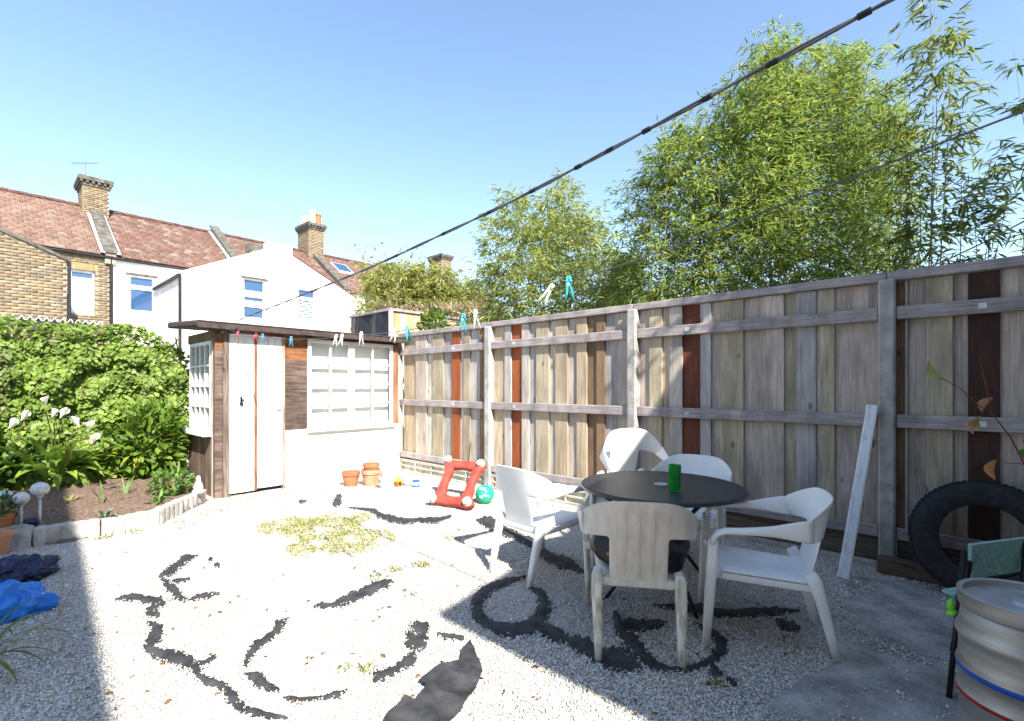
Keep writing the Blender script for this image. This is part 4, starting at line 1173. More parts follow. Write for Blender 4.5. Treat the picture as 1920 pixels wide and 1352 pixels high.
# dry leaf litter
n = 240
lp = []
while len(lp) < n:
    px, py = random.uniform(150, 1500), 930 + 420 * random.random() ** 1.6
    g_ = G(px, py)
    if g_.x < SX + 0.05 or g_.y > -0.1: continue
    lp.append((g_.x, g_.y, 0.012))
o = link_mesh('leaf_litter', leaves_mesh(np.array(lp), RNG.normal(size=(n, 3)) * np.array([1, 1, 0.1]), np.array([[0, 0, 1.0]]) + RNG.normal(size=(n, 3)) * 0.3, 0.015 + 0.03 * rnd(n) ** 2, 0.008 + 0.018 * rnd(n), leaf_cols(n, (0.10, 0.05, 0.025), (0.28, 0.15, 0.07)), 'oval'), m_grass)
tag(o, 'small dry brown leaf bits scattered on the gravel', 'leaf litter', kind='stuff')

# loose gravel stones
EDGE_PTS = []
def stones(n_target):
    pts = []
    N_ = n_target * 3
    Yc = 1.85 + 5.2 * RNG.random(N_) ** 1.75
    Xc = (RNG.random(N_) * 2 - 1) * 1.08 * Yc
    wx = CAMX + Xc * CS - Yc * SN; wy = CAMY + Xc * SN + Yc * CS
    ok = (wy < -0.07) & (wx > SX + 0.05)
    wx, wy, Yc = wx[ok], wy[ok], Yc[ok]
    cpoly = [(p.x, p.y) for p in patch_poly(conc_px, 0)]
    bpoly = [(p.x, p.y) for p in bed_g] + [(-9, bed_g[-1].y), (-9, bed_g[0].y)]
    keep = np.ones(len(wx), bool)
    def ins(poly):
        r = np.zeros(len(wx), bool)
        for i in range(len(poly)):
            (x1, y1), (x2, y2) = poly[i], poly[i - 1]
            if y1 == y2: continue
            c = ((y1 > wy) != (y2 > wy)) & (wx < (x2 - x1) * (wy - y1) / (y2 - y1) + x1)
            r ^= c
        return r
    inc = ins(cpoly); nzv = np.zeros(len(wx))
    for i_ in np.nonzero(inc)[0]: nzv[i_] = mnoise.noise(Vector((wx[i_] * 3.1, wy[i_] * 3.1, 0))) + 0.5 * mnoise.noise(Vector((wx[i_] * 9, wy[i_] * 9, 4))) - 0.24 * (wx[i_] + 1.1)
    keep &= ~(inc & (RNG.random(len(wx)) > np.clip(0.015 + (nzv + 0.05) * 1.5, 0.015, 0.9))); keep &= ~ins(bpoly)
    wx, wy, Yc, inc = wx[keep][:n_target], wy[keep][:n_target], Yc[keep][:n_target], inc[keep][:n_target]
    n = len(wx)
    base = np.array([[1, 0, 0], [-1, 0, 0], [0, 1, 0], [0, -1, 0], [0, 0, 1], [0, 0, -1]], dtype=float)
    faces = np.array([[0, 2, 4], [2, 1, 4], [1, 3, 4], [3, 0, 4], [2, 0, 5], [1, 2, 5], [3, 1, 5], [0, 3, 5]])
    r = 0.0040 + 0.0048 * RNG.random(n) ** 1.5
    q = RNG.normal(size=(n, 3, 3)); a = unit(q[:, 0]); b = unit(np.cross(a, q[:, 1])); c = np.cross(a, b)
    R_ = np.stack([a, b, c], 2)
    sc = (0.65 + 0.6 * RNG.random((n, 6, 1))) * r[:, None, None]
    v = np.einsum('nij,kj->nki', R_, base) * sc
    v += np.stack([wx, wy, 0.003 + 0.004 * RNG.random(n) + 0.005 * inc], 1)[:, None, :]
    fl = (np.arange(n) * 6)[:, None, None] + faces[None]
    pal = np.array([[.62, .60, .57], [.53, .50, .455], [.67, .66, .64], [.48, .41, .32], [.42, .41, .40], [.60, .53, .43], [.34, .32, .31]])
    cols = pal[RNG.choice(7, n, p=[.26, .2, .2, .12, .08, .1, .04])] * (0.85 + 0.3 * RNG.random((n, 1)))
    cols = cols * (1 + 0.10 * np.sin(wx * 2.3 + 1.1 * np.sin(wy * 1.7)) * np.sin(wy * 2.9 + 0.8 * np.sin(wx * 3.1)))[:, None]
    return np_mesh(v.reshape(-1, 3), fl.ravel(), np.full(n * 8, 3), np.repeat(cols, 6, axis=0))
o = link_mesh('gravel', stones(150000), m_stone); tag(o, 'pale angular gravel covering the garden', 'gravel', kind='stuff')

# ================================================================== WEED MEMBRANE SHOWING THROUGH THE GRAVEL
def catmull(pts, per=8):
    out = []
    P_ = [pts[0]] + list(pts) + [pts[-1]]
    for i in range(1, len(P_) - 2):
        p0, p1, p2, p3 = [np.array(q, dtype=float) for q in P_[i - 1:i + 3]]
        for k in range(per):
            t = k / per
            out.append(0.5 * ((2 * p1) + (-p0 + p2) * t + (2 * p0 - 5 * p1 + 4 * p2 - p3) * t * t + (-p0 + 3 * p1 - 3 * p2 + p3) * t ** 3))
    out.append(np.array(pts[-1], dtype=float))
    return out
def membrane(label, strips, seed=0):
    mb = B()
    for (pts, w) in strips:
        ws = w if hasattr(w, '__len__') else [w] * len(pts)
        c = catmull([(p[0], p[1], q) for p, q in zip(pts, ws)], 9)
        rows = []
        n = len(c)
        for i in range(n):
            t = c[min(i + 1, n - 1)][:2] - c[max(i - 1, 0)][:2]
            t = t / (np.linalg.norm(t) + 1e-6)
            nv = np.array([-t[1], t[0]])
            e = min(1, 0.25 + 4 * min(i, n - 1 - i) / n)
            row = []
            for j in range(7):
                f = (j / 6 - 0.5)
                jag = 1 + 0.5 * mnoise.noise(Vector((i * 0.55, seed * 3.1 + (0 if j < 3 else 9), 0))) + (0.35 * mnoise.noise(Vector((i * 1.9, seed + j, 3))))
                q = c[i][:2] + nv * f * c[i][2] * 1.32 * e * jag
                g_ = G(q[0], q[1])
                edge = 1 - abs(f) * 2
                h = 0.006 + 0.020 * edge * (0.6 + 0.6 * mnoise.noise(Vector((g_.x * 9, g_.y * 9, seed)))) + 0.012 * max(0, mnoise.noise(Vector((g_.x * 26, g_.y * 26, seed + 3))))
                row.append((g_.x, g_.y, h))
                if j in (0, 6): EDGE_PTS.append((g_.x, g_.y, h))
            rows.append(row)
        mb.grid(rows)
    o = mb.build('weed_membrane', m_membrane, smooth=True)
    tag(o, label, 'membrane', 'strips of weed membrane poking through the gravel')
    s = o.modifiers.new('thick', 'SOLIDIFY'); s.thickness = 0.003; s.offset = 0
    return o
membrane('black membrane hook curling in the sunny gravel at upper left', [([(370, 1043), (349, 1049), (335, 1061), (314, 1075), (297, 1086)], [6, 12, 12, 12, 9]), ([(302, 1088), (316, 1100), (328, 1112), (340, 1124), (352, 1126)], [12, 14, 14, 10, 6]), ([(318, 1096), (340, 1090), (357, 1089)], [7, 7, 4]), ([(352, 1130), (377, 1121), (412, 1115)], [4, 8, 5])], 1)
membrane('two tiny black membrane scraps beside the upper left hook', [([(391, 1054), (398, 1049)], [6, 7]), ([(402, 1060), (412, 1064)], [9, 9])], 2)
membrane('long winding black membrane strip down the left of the sunny gravel', [([(216, 1128), (244, 1122), (272, 1126), (300, 1131), (306, 1140)], [6, 12, 12, 14, 10]), ([(298, 1138), (280, 1150), (300, 1156)], [14, 12, 10]), ([(275, 1168), (292, 1178), (291, 1196), (281, 1216), (300, 1230), (330, 1236), (363, 1253), (377, 1274), (419, 1292), (443, 1322), (470, 1338), (540, 1352)], [12, 26, 22, 16, 18, 24, 20, 14, 16, 20, 20, 18]), ([(366, 1254), (388, 1243), (405, 1232)], [10, 8, 7])], 3)
membrane('short straight black membrane strip in the middle of the sunny gravel', [([(584, 1144), (597, 1138), (622, 1138), (644, 1129), (673, 1118), (702, 1104), (728, 1094), (738, 1096)], [6, 11, 8, 13, 15, 16, 17, 10])], 4)
membrane('curved black membrane strip below the straight one, torn at its bend', [([(542, 1162), (527, 1174), (516, 1189), (487, 1209), (469, 1228), (460, 1253)], [10, 16, 11, 13, 12, 14]), ([(458, 1268), (480, 1272), (495, 1286), (524, 1300)], [8, 18, 18, 12]), ([(531, 1313), (564, 1315), (596, 1313), (629, 1306), (651, 1298)], [11, 7, 7, 11, 8])], 5)
membrane('jagged black membrane flap above the big fold at bottom centre', [([(802, 1172), (790, 1186), (775, 1204), (760, 1212)], [18, 30, 36, 16]), ([(778, 1222), (770, 1240), (740, 1258), (712, 1272), (703, 1286)], [14, 18, 16, 20, 10]), ([(820, 1192), (845, 1196), (870, 1202)], [9, 9, 7])], 6)
membrane('black membrane strip by the grass patch reaching towards the red toy', [([(560, 942), (575, 941)], [6, 5]), ([(638, 928), (633, 940), (629, 952)], [9, 12, 12]), ([(653, 953), (695, 958), (717, 969), (753, 978), (782, 977), (819, 976), (846, 969)], [5, 7, 10, 9, 7, 10, 9])], 7)
membrane('black membrane strip passing under the left chair legs', [([(893, 977), (913, 980), (939, 994), (987, 1015), (1029, 1045), (1068, 1061), (1102, 1078)], [12, 17, 14, 13, 15, 18, 12])], 8)
membrane('black membrane ring on the gravel left of the front chair', [([(985, 1084), (940, 1096), (902, 1120), (896, 1150), (918, 1174), (964, 1183), (1002, 1172), (1019, 1146), (1014, 1115), (990, 1103)], [14, 18, 18, 18, 16, 22, 24, 22, 20, 14]), ([(1008, 1178), (1040, 1192), (1070, 1203)], [20, 22, 16])], 9)
membrane('black membrane loop under the front chair', [([(1060, 1203), (1091, 1212), (1125, 1232), (1160, 1240), (1205, 1256)], [18, 26, 24, 40, 24]), ([(1152, 1150), (1165, 1180), (1190, 1215), (1212, 1240), (1250, 1257), (1300, 1254), (1338, 1238), (1352, 1214), (1335, 1190), (1300, 1170)], [24, 26, 26, 20, 10, 10, 16, 22, 18, 14]), ([(1160, 1172), (1200, 1176), (1250, 1170)], [20, 18, 12])], 10)
membrane('small black membrane scraps right of the front chair feet', [([(1335, 1248), (1340, 1262), (1352, 1270)], [16, 20, 12]), ([(1362, 1274), (1380, 1288)], [9, 12])], 11)
membrane('dark membrane strip behind the table under the right chair', [([(1225, 1138), (1305, 1144), (1370, 1153), (1443, 1149), (1500, 1148)], [10, 16, 14, 14, 10]), ([(1455, 1165), (1480, 1178), (1500, 1180)], [12, 20, 14])], 12)
def membrane_sheet(label, poly, seed):
    pl = ragged([G(*p) for p in poly], 0.035, 0.012, seed)
    bm = bmesh.new()
    bm.faces.new([bm.verts.new(p) for p in pl])
    bmesh.ops.triangulate(bm, faces=bm.faces[:])
    for _ in range(3):
        bmesh.ops.subdivide_edges(bm, edges=[e for e in bm.edges if e.calc_length() > 0.05], cuts=1)
        bmesh.ops.triangulate(bm, faces=bm.faces[:])
    for v in bm.verts:
        r = 1 - abs(mnoise.noise(Vector((v.co.x * 3.0, v.co.y * 5.0, seed)))) * 3.2
        v.co.z = 0.014 + 0.03 * max(0, r) + 0.006 * mnoise.noise(Vector((v.co.x * 15, v.co.y * 15, seed)))
        v.co.z = max(v.co.z, 0.009)
    b_ = B(); b_.bm.free(); b_.bm = bm
    o = b_.build('weed_membrane', m_membrane)
    tag(o, label, 'membrane', 'strips of weed membrane poking through the gravel')
    s = o.modifiers.new('thick', 'SOLIDIFY'); s.thickness = 0.003; s.offset = 0
membrane_sheet('large folded dark membrane sheet at the bottom centre edge', [(882, 1208), (906, 1271), (880, 1319), (845, 1360), (800, 1440), (690, 1440), (728, 1352), (760, 1318), (779, 1326), (800, 1300), (786, 1288), (826, 1258), (864, 1252), (868, 1228)], 13)

def edge_stones():
    n = 2600
    e = np.array(EDGE_PTS)[RNG.integers(0, len(EDGE_PTS), n)]
    e[:, :2] += RNG.normal(size=(n, 2)) * 0.012
    e[:, 2] = np.clip(e[:, 2], 0.006, 0.02) + 0.004
    base = np.array([[1, 0, 0], [-1, 0, 0], [0, 1, 0], [0, -1, 0], [0, 0, 1], [0, 0, -1]], dtype=float)
    faces = np.array([[0, 2, 4], [2, 1, 4], [1, 3, 4], [3, 0, 4], [2, 0, 5], [1, 2, 5], [3, 1, 5], [0, 3, 5]])
    q = RNG.normal(size=(n, 3, 3)); a = unit(q[:, 0]); b = unit(np.cross(a, q[:, 1])); c = np.cross(a, b)
    v = np.einsum('nij,kj->nki', np.stack([a, b, c], 2), base) * ((0.65 + 0.6 * RNG.random((n, 6, 1))) * (0.0035 + 0.0045 * RNG.random((n, 1, 1))))
    v += e[:, None, :]
    fl = (np.arange(n) * 6)[:, None, None] + faces[None]
    cols = np.array([.56, .53, .49])[None] * (0.65 + 0.5 * RNG.random((n, 1)))
    o = link_mesh('gravel', np_mesh(v.reshape(-1, 3), fl.ravel(), np.full(n * 8, 3), np.repeat(cols, 6, axis=0)), m_stone)
    tag(o, 'loose stones spilled over the membrane edges', 'gravel', kind='stuff')
edge_stones()

# ================================================================== EDGING STONES
edge_px = [((-60, 1052), (58, 1028), 'left cut edging block beside the square pots'), ((62, 1027), (187, 1008), 'shaded edging block in front of the globe lamps'), ((191, 1007), (299, 985), 'sunlit fluted edging block in the middle of the bed front'), ((301, 984), (344, 963), 'short sunlit edging block before the shed corner'), ((346, 961), (387, 942), 'edging block nearest the shed')]
for (a, b, lab) in edge_px:
    A_, B_ = G(*a), G(*b)
    d = (B_ - A_); L_ = d.length; d.normalize(); nv = Vector((-d.y, d.x, 0))
    if nv.x > 0: nv = -nv
    t = thing('edging_block', 'grey concrete ' + lab, 'edging', tuple(A_.lerp(B_, 0.5)), 'concrete edging blocks of the bed')
    mb = B()
    nl = max(3, int(L_ / 0.085))
    front, back = [], []
    for i in range(nl * 6 + 1):
        s_ = i / (nl * 6)
        bul = 0.011 * abs(math.sin(s_ * nl * math.pi)) ** 0.6
        front.append(A_ + d * (L_ * s_) - nv * bul)
        back.append(A_ + d * (L_ * s_) + nv * 0.06)
    hh = 0.165 + random.uniform(-0.008, 0.008)
    def zt(i): return hh + 0.004 * abs(math.sin(i / 6 * math.pi)) + 0.006 * mnoise.noise(Vector((i * 0.3, hh * 99, 0)))
    mb.grid([[Vector((p.x, p.y, -0.02)) for p in front], [Vector((p.x, p.y, zt(i) - 0.015)) for i, p in enumerate(front)], [Vector((p.x, p.y, zt(i))) + nv * 0.012 for i, p in enumerate(front)], [Vector((p.x, p.y, zt(i))) for i, p in enumerate(back)], [Vector((p.x, p.y, -0.02)) for p in back]])
    for e in (0, -1):
        vs = [mb.bm.verts.new(Vector((q.x, q.y, z_))) for q, z_ in ((front[e], -0.02), (front[e], hh), (back[e], hh), (back[e], -0.02))]
        mb.bm.faces.new(vs)
    mb.build('block', m_edge, t)

# ================================================================== CHAIRS
def chair_parts(root, pl, leg_mat, slat=True):
    # seat
    sb = B(); rows = []
    ys_ = [-0.235, -0.20, -0.12, 0.0, 0.12, 0.20, 0.245, 0.262]
    for iy, y in enumerate(ys_):
        row = []
        hw_ = 0.205 + 0.03 * (y + 0.235) / 0.5
        for ix in range(11):
            f = ix / 5 - 1
            z = 0.405 + 0.03 * (y + 0.2) / 0.45 - 0.018 * (1 - f * f) + (0.0 if abs(f) < 0.95 else -0.03)
            if iy == len(ys_) - 1: z -= 0.04
            if iy == 0: z += 0.015
            row.append((f * hw_, y, z))
        rows.append(row)
    sb.grid(rows)
    # turned-down skirt
    for sg in (-1, 1):
        sb.grid([[(sg * (0.205 + 0.03 * (y + 0.235) / 0.5), y, 0.37 + 0.03 * (y + 0.2) / 0.45) for y in ys_], [(sg * (0.207 + 0.03 * (y + 0.235) / 0.5), y, 0.33 + 0.03 * (y + 0.2) / 0.45) for y in ys_]])
    sb.grid([[(x / 5 * 0.2, -0.232, 0.40) for x in range(-5, 6)], [(x / 5 * 0.2, -0.236, 0.345) for x in range(-5, 6)]])
    seat = sb.build('seat', pl, root, smooth=True)
    so = seat.modifiers.new('thick', 'SOLIDIFY'); so.thickness = 0.007
    su = seat.modifiers.new('sub', 'SUBSURF'); su.levels = su.render_levels = 1
    # backrest: a wide top band above a central splat
    bk = B()
    def bp(f, z):
        s_ = (z - 0.40) / 0.40
        hw_ = 0.295
        x = f * hw_
        y = -0.232 - 0.105 * max(0, s_) ** 1.1 + 0.15 * abs(f) ** 3.6 * min(1, max(0, s_ - 0.3) * 1.7)
        zz_ = z
        if s_ > 0.5: zz_ -= 0.085 * abs(f) ** 4 * (s_ - 0.5) * 2
        return Vector((x, y, zz_))
    fs_ = [-1, -0.94, -0.84, -0.72, -0.62, -0.51, -0.30, -0.10, 0.10, 0.30, 0.51, 0.62, 0.72, 0.84, 0.94, 1]
    zs_ = [0.375, 0.42, 0.48, 0.54, 0.59, 0.62, 0.67, 0.73, 0.78, 0.81, 0.82]
    V = {}
    def vv(i, j):
        if (i, j) not in V: V[(i, j)] = bk.bm.verts.new(bp(fs_[i], zs_[j]))
        return V[(i, j)]
    for j in range(len(zs_) - 1):
        for i in range(len(fs_) - 1):
            band = j >= 5
            spl = 5 <= i <= 9
            if band or spl:
                bk.bm.faces.new((vv(i, j), vv(i + 1, j), vv(i + 1, j + 1), vv(i, j + 1)))
    back = bk.build('backrest', pl, root, smooth=True)
    so = back.modifiers.new('thick', 'SOLIDIFY'); so.thickness = 0.010
    su = back.modifiers.new('sub', 'SUBSURF'); su.levels = su.render_levels = 2
    if slat:
        for f in (-0.24, 0.0, 0.24):
            g = B(); g.sweep([bp(f, z) + Vector((0, -0.0075, 0)) for z in (0.42, 0.5, 0.6, 0.7, 0.78)], 0.007, 0.006, up=(0, -1, 0), n=6); g.build('moulded_rib', pl, back)
    for sg in (-1, 1):
        # armrest from band end forward
        a = B()
        q0_ = bp(sg * 1.0, 0.70); q0_.z = 0.668
        pts = [q0_ + Vector((-sg * 0.008, -0.014, 0.0)), q0_ + Vector((sg * 0.002, 0.02, -0.002)), Vector((sg * 0.298, -0.130, 0.664)), Vector((sg * 0.300, -0.080, 0.661)), Vector((sg * 0.302, -0.02, 0.656)), Vector((sg * 0.304, 0.05, 0.651)), Vector((sg * 0.305, 0.13, 0.645)), Vector((sg * 0.302, 0.20, 0.640)), Vector((sg * 0.299, 0.238, 0.624)), Vector((sg * 0.295, 0.258, 0.600)), Vector((sg * 0.293, 0.262, 0.570))]
        a.sweep(pts, [0.010, 0.014, 0.020, 0.028, 0.037, 0.046, 0.053, 0.055, 0.053, 0.051, 0.05], [0.115, 0.112, 0.098, 0.078, 0.058, 0.043, 0.034, 0.031, 0.031, 0.032, 0.034], n=14, pw=0.85)
        a.build('armrest', pl, root, smooth=True)
        f = B()
        f.sweep([(sg * 0.293, 0.262, 0.585), (sg * 0.285, 0.272, 0.42), (sg * 0.278, 0.285, 0.2), (sg * 0.272, 0.298, 0.0)], [0.034, 0.036, 0.034, 0.030], [0.05, 0.058, 0.05, 0.038], up=(0, 1, 0), n=12, pw=0.6)
        f.build('leg', leg_mat, root, smooth=True)
        # tie between seat and front leg
        tb = B(); tb.sweep([(sg * 0.22, 0.235, 0.40), (sg * 0.285, 0.268, 0.405)], 0.05, 0.055, n=8, pw=0.6); tb.build('seat_bracket', pl, root, smooth=True)
        l = B()
        l.sweep([(sg * 0.205, -0.205, 0.43), (sg * 0.212, -0.225, 0.395), (sg * 0.212, -0.255, 0.30), (sg * 0.206, -0.30, 0.12), (sg * 0.203, -0.33, 0.0)], [0.045, 0.058, 0.056, 0.046, 0.038], [0.06, 0.07, 0.055, 0.045, 0.036], up=(0, 1, 0), n=12, pw=0.6)
        l.build('leg', leg_mat, root, smooth=True)
def chair(X, Y, fx, fy, label, pl, leg_mat, tilt=0, zoff=0):
    """centre in camera plan coordinates, facing (fx,fy) in camera plan"""
    r = thing('garden_chair', label, 'chair', (0, 0, 0), 'white plastic garden chairs')
    chair_parts(r, pl, leg_mat, slat=pl is m_plastic_dirty)
    w_ = W(X, Y); f_ = W(fx, fy) - W(0, 0)
    yaw = math.atan2(-f_.x, f_.y)
    if tilt:
        # tipped forward about the front feet
        piv = Matrix.Translation((0, 0.298, 0)) @ Matrix.Rotation(-tilt, 4, 'X') @ Matrix.Translation((0, -0.298, 0))
        r.matrix_world = Matrix.Translation((w_.x, w_.y, zoff)) @ Matrix.Rotation(yaw, 4, 'Z') @ piv
    else:
        r.location = (w_.x, w_.y, zoff); r.rotation_euler = (0, 0, yaw)
    return r
chair(0.70, 2.77, 0.18, 0.98, 'dirty beige plastic chair seen from behind at the near side of the table', m_plastic_dirty, m_mossy_plastic)
chair(0.225, 3.74, 0.74, 0.67, 'bright sunlit white plastic chair left of the table', m_plastic, m_plastic)
chair(0.97, 4.45, 0.34, -0.94, 'white plastic chair tipped forward against the far side of the table', m_plastic, m_plastic, tilt=math.radians(30))
chair(1.38, 3.84, -0.55, -0.83, 'shaded white plastic chair behind the table at right facing the viewer', m_plastic, m_plastic)
chair(1.41, 2.78, -0.95, 0.32, 'white plastic chair in side view right of the table', m_plastic, m_plastic)

# ================================================================== TABLE, CUP, BAG
tc_ = W(1.01, 3.31)
tb = thing('garden_table', 'round black mesh metal garden table among the plastic chairs', 'table', (tc_.x, tc_.y, 0))
RT = 0.535
b_ = B(); b_.lathe([(0, 0.705), (RT - 0.01, 0.705), (RT, 0.712), (RT, 0.728), (RT - 0.012, 0.734), (RT - 0.03, 0.730), (0.06, 0.730), (0, 0.730)], (tc_.x, tc_.y, 0), 64)
smooth_angle(b_.build('tabletop', m_table, tb), 30)
b_ = B(); b_.lathe([(0.035, 0.7305), (0.045, 0.7305), (0.045, 0.738), (0.03, 0.740), (0.0, 0.740)], (tc_.x, tc_.y, 0), 20)
b_.build('parasol_cap', m_lead, tb)
for k in range(4):
    a = math.radians(45 + 90 * k + 12)
    d = Vector((math.cos(a), math.sin(a), 0)); C_ = Vector((tc_.x, tc_.y, 0))
    l = B(); l.sweep([C_ + d * 0.44 + Vector((0, 0, 0.70)), C_ + d * 0.30 + Vector((0, 0, 0.58)), C_ + d * 0.13 + Vector((0, 0, 0.42)), C_ + d * 0.15 + Vector((0, 0, 0.30)), C_ + d * 0.28 + Vector((0, 0, 0.14)), C_ + d * 0.41 + Vector((0, 0, 0.0))], 0.024, n=8)
    l.build('leg', m_black, tb, smooth=True)
b_ = B(); b_.sweep([Vector((tc_.x + 0.135 * math.cos(q), tc_.y + 0.135 * math.sin(q), 0.40)) for q in [2 * math.pi * i / 20 for i in range(20)]], 0.012, n=6, closed=True); b_.build('brace_ring', m_black, tb, smooth=True)

cu = P(1265, 918, 3.12); cu.z = 0.731
t = thing('tumbler', 'bright green plastic tumbler on the table', 'cup', tuple(cu))
b_ = B(); b_.lathe([(0, 0), (0.036, 0), (0.037, 0.05), (0.034, 0.07), (0.037, 0.09), (0.041, 0.165), (0.038, 0.165), (0.034, 0.09), (0.031, 0.07), (0.033, 0.012), (0, 0.012)], tuple(cu), 24)
smooth_angle(b_.build('cup_body', m_green_cup, t), 50)

bg_c = W(0.735, 2.79)
t = thing('black_bag', 'shiny black bag slumped on the seat of the near chair', 'bag', (bg_c.x, bg_c.y, 0.41))
b_ = B(); b_.sphere((bg_c.x, bg_c.y, 0.50), 0.225, (1.12, 1.05, 0.66), 30, 20, 0.38, 6.0, 2.0); b_.build('bag_body', m_bag, t, smooth=True)
q = W(0.545, 2.70); b_ = B(); b_.sphere((q.x, q.y, 0.47), 0.025, (1, 1, 0.7), 10, 8, 0.3, 20); b_.build('orange_tag', M('orange', (0.45, 0.10, 0.015), 0.5, bump=0), t, smooth=True)

# ================================================================== THINGS ALONG THE FENCE
f0 = G(1581, 1087); tpp = P(1636, 760, 3.73)
pl = thing('leaning_plank', 'pale painted plank leaning against the fence by the concrete post', 'plank', tuple(f0))
b_ = B(); mid = f0.lerp(tpp, 0.5)
b_.sweep([f0 + Vector((0, 0, 0.01)), f0.lerp(tpp, 0.4), f0.lerp(tpp, 0.62), tpp], [0.075, 0.075, 0.074, 0.074], 0.03, up=(0, -1, 0.2), n=8, pw=0.35)
b_.build('plank_body', m_pale_plank, pl)

# tyre
tyx = 0.53; tyc = Vector((tyx, -0.27, 0.385))
t = thing('tyre', 'black car tyre leaning against the fence', 'tyre', (tyx, -0.3, 0))
mt = Matrix.Rotation(math.radians(90 - 11), 3, 'X')
Rr = 0.385
prof = [(0.235, -0.075), (0.228, -0.085), (0.25, -0.095), (0.30, -0.105), (0.345, -0.098), (0.372, -0.08), (Rr, -0.055), (Rr + 0.001, 0), (Rr, 0.055), (0.372, 0.08), (0.345, 0.098), (0.30, 0.105), (0.25, 0.095), (0.228, 0.085), (0.235, 0.075), (0.29, 0.085), (0.33, 0.06), (0.345, 0.0), (0.33, -0.06), (0.29, -0.085), (0.235, -0.075)]
b_ = B(); b_.lathe(prof, tuple(tyc), 56, mt); smooth_angle(b_.build('tyre_body', m_rubber, t), 35)
b_ = B()
for k in range(72):
    a = 2 * math.pi * k / 72
    for zc, hw_ in ((-0.058, 0.02), (-0.02, 0.014), (0.02, 0.014), (0.058, 0.02)):
        c_ = Vector((math.cos(a) * (Rr - 0.002), math.sin(a) * (Rr - 0.002), zc))
        rt = Matrix.Rotation(a, 3, 'Z')
        pts_ = [mt @ (rt @ Vector((dx_, dy_, dz_)) + c_) + tyc for dz_ in (-hw_, hw_) for (dx_, dy_) in ((-0.006, -0.0115), (0.006, -0.0115), (0.006, 0.0115), (-0.006, 0.0115))]
        v_ = [b_.bm.verts.new(p_) for p_ in pts_]
        for f_ in ((0, 1, 2, 3), (4, 5, 6, 7), (0, 1, 5, 4), (1, 2, 6, 5), (2, 3, 7, 6), (3, 0, 4, 7)): b_.bm.faces.new([v_[i] for i in f_])
o = b_.build('tread_blocks', m_rubber, t); o['kind'] = 'stuff'

# keg
kc = W(2.045, 1.93)
kg = thing('beer_keg', 'dented steel beer keg with blue and red bands at the right edge', 'keg', (kc.x, kc.y, 0))
KR = 0.21
prof = [(KR - 0.02, 0.0), (KR - 0.004, 0.004), (KR - 0.002, 0.03), (KR - 0.012, 0.05), (KR - 0.004, 0.075), (KR - 0.003, 0.13), (KR + 0.004, 0.142), (KR + 0.004, 0.157), (KR - 0.004, 0.168), (KR - 0.004, 0.235), (KR + 0.004, 0.245), (KR + 0.006, 0.265), (KR - 0.002, 0.28), (KR - 0.004, 0.35), (KR - 0.001, 0.368), (KR + 0.008, 0.385), (KR + 0.008, 0.40), (KR - 0.002, 0.418), (KR - 0.006, 0.44), (KR - 0.010, 0.475), (KR - 0.018, 0.488), (KR - 0.004, 0.497), (KR - 0.001, 0.505), (KR - 0.001, 0.545), (KR + 0.002, 0.556), (KR - 0.006, 0.562), (KR - 0.016, 0.556), (KR - 0.018, 0.53)]
b_ = B(); b_.lathe(prof, (kc.x, kc.y, 0), 72); smooth_angle(b_.build('shell', m_steel, kg), 50)
b_ = B(); b_.lathe([(KR - 0.0181, 0.53), (KR - 0.03, 0.524), (0.12, 0.530), (0.05, 0.535), (0.045, 0.545), (0.03, 0.547), (0, 0.547)], (kc.x, kc.y, 0), 60); smooth_angle(b_.build('lid', m_keg_top, kg), 40)
b_ = B(); b_.lathe([(KR - 0.0025, 0.236), (KR + 0.0056, 0.246), (KR + 0.0072, 0.258), (KR + 0.005, 0.264)], (kc.x, kc.y, 0), 72); b_.build('blue_band', m_bandblue, kg, smooth=True)
b_ = B(); b_.lathe([(KR - 0.0015, 0.140), (KR + 0.0055, 0.143), (KR + 0.0055, 0.156), (KR - 0.0015, 0.160)], (kc.x, kc.y, 0), 72); b_.build('red_band', m_bandred, kg, smooth=True)

# turquoise slatted folding chair behind the keg
fc = thing('folding_chair', 'small folding chair with black legs and turquoise slat behind the keg', 'chair', tuple(W(2.3, 2.45)))
A0, A1 = P(1808, 1032, 2.32), G(1779, 1310)
B0, B1 = P(1800, 1150, 2.28), G(1785, 1222)
side = (W(0.42, 0.12) - W(0, 0))
for sd in (Vector((0, 0, 0)), side):
    b_ = B(); b_.sweep([A0 + sd, A1 + sd], 0.022, n=8); b_.build('leg', m_black, fc, smooth=True)
    b_ = B(); b_.sweep([A0 + sd + Vector((0.02, 0.0, -0.05)), B1 + sd], 0.022, n=8); b_.build('leg', m_black, fc, smooth=True)
sA = P(1822, 1022, 2.34); sB = P(1822, 1086, 2.36)
b_ = B(); dv = (sB - sA); hn = side.normalized().cross(dv.normalized())
b_.prism([sA, sA + side * 0.95, sB + side * 0.95, sB], hn * 0.016); b_.build('back_slat', m_turq, fc)
for k in range(3):
    q0 = P(1850, 1150, 2.30) + (W(0, 0.085 * k) - W(0, 0))
    b_ = B(); b_.prism([q0, q0 + side, q0 + side + (W(0, .07) - W(0, 0)), q0 + (W(0, .07) - W(0, 0))], (0, 0, 0.014)); b_.build('seat_slat', m_turq, fc)
q = P(1784, 1135, 2.24)
t = thing('green_glove', 'crumpled lime green plastic glove hanging beside the keg', 'glove', tuple(q))
b_ = B(); b_.sphere(q, 0.022, (0.7, 0.8, 1.7), 12, 10, 0.6, 25, 1); b_.sphere(q - Vector((0, 0, 0.035)), 0.02, (1.1, 0.8, 0.8), 12, 10, 0.7, 30, 4); b_.build('glove_body', m_lime, t, smooth=True)

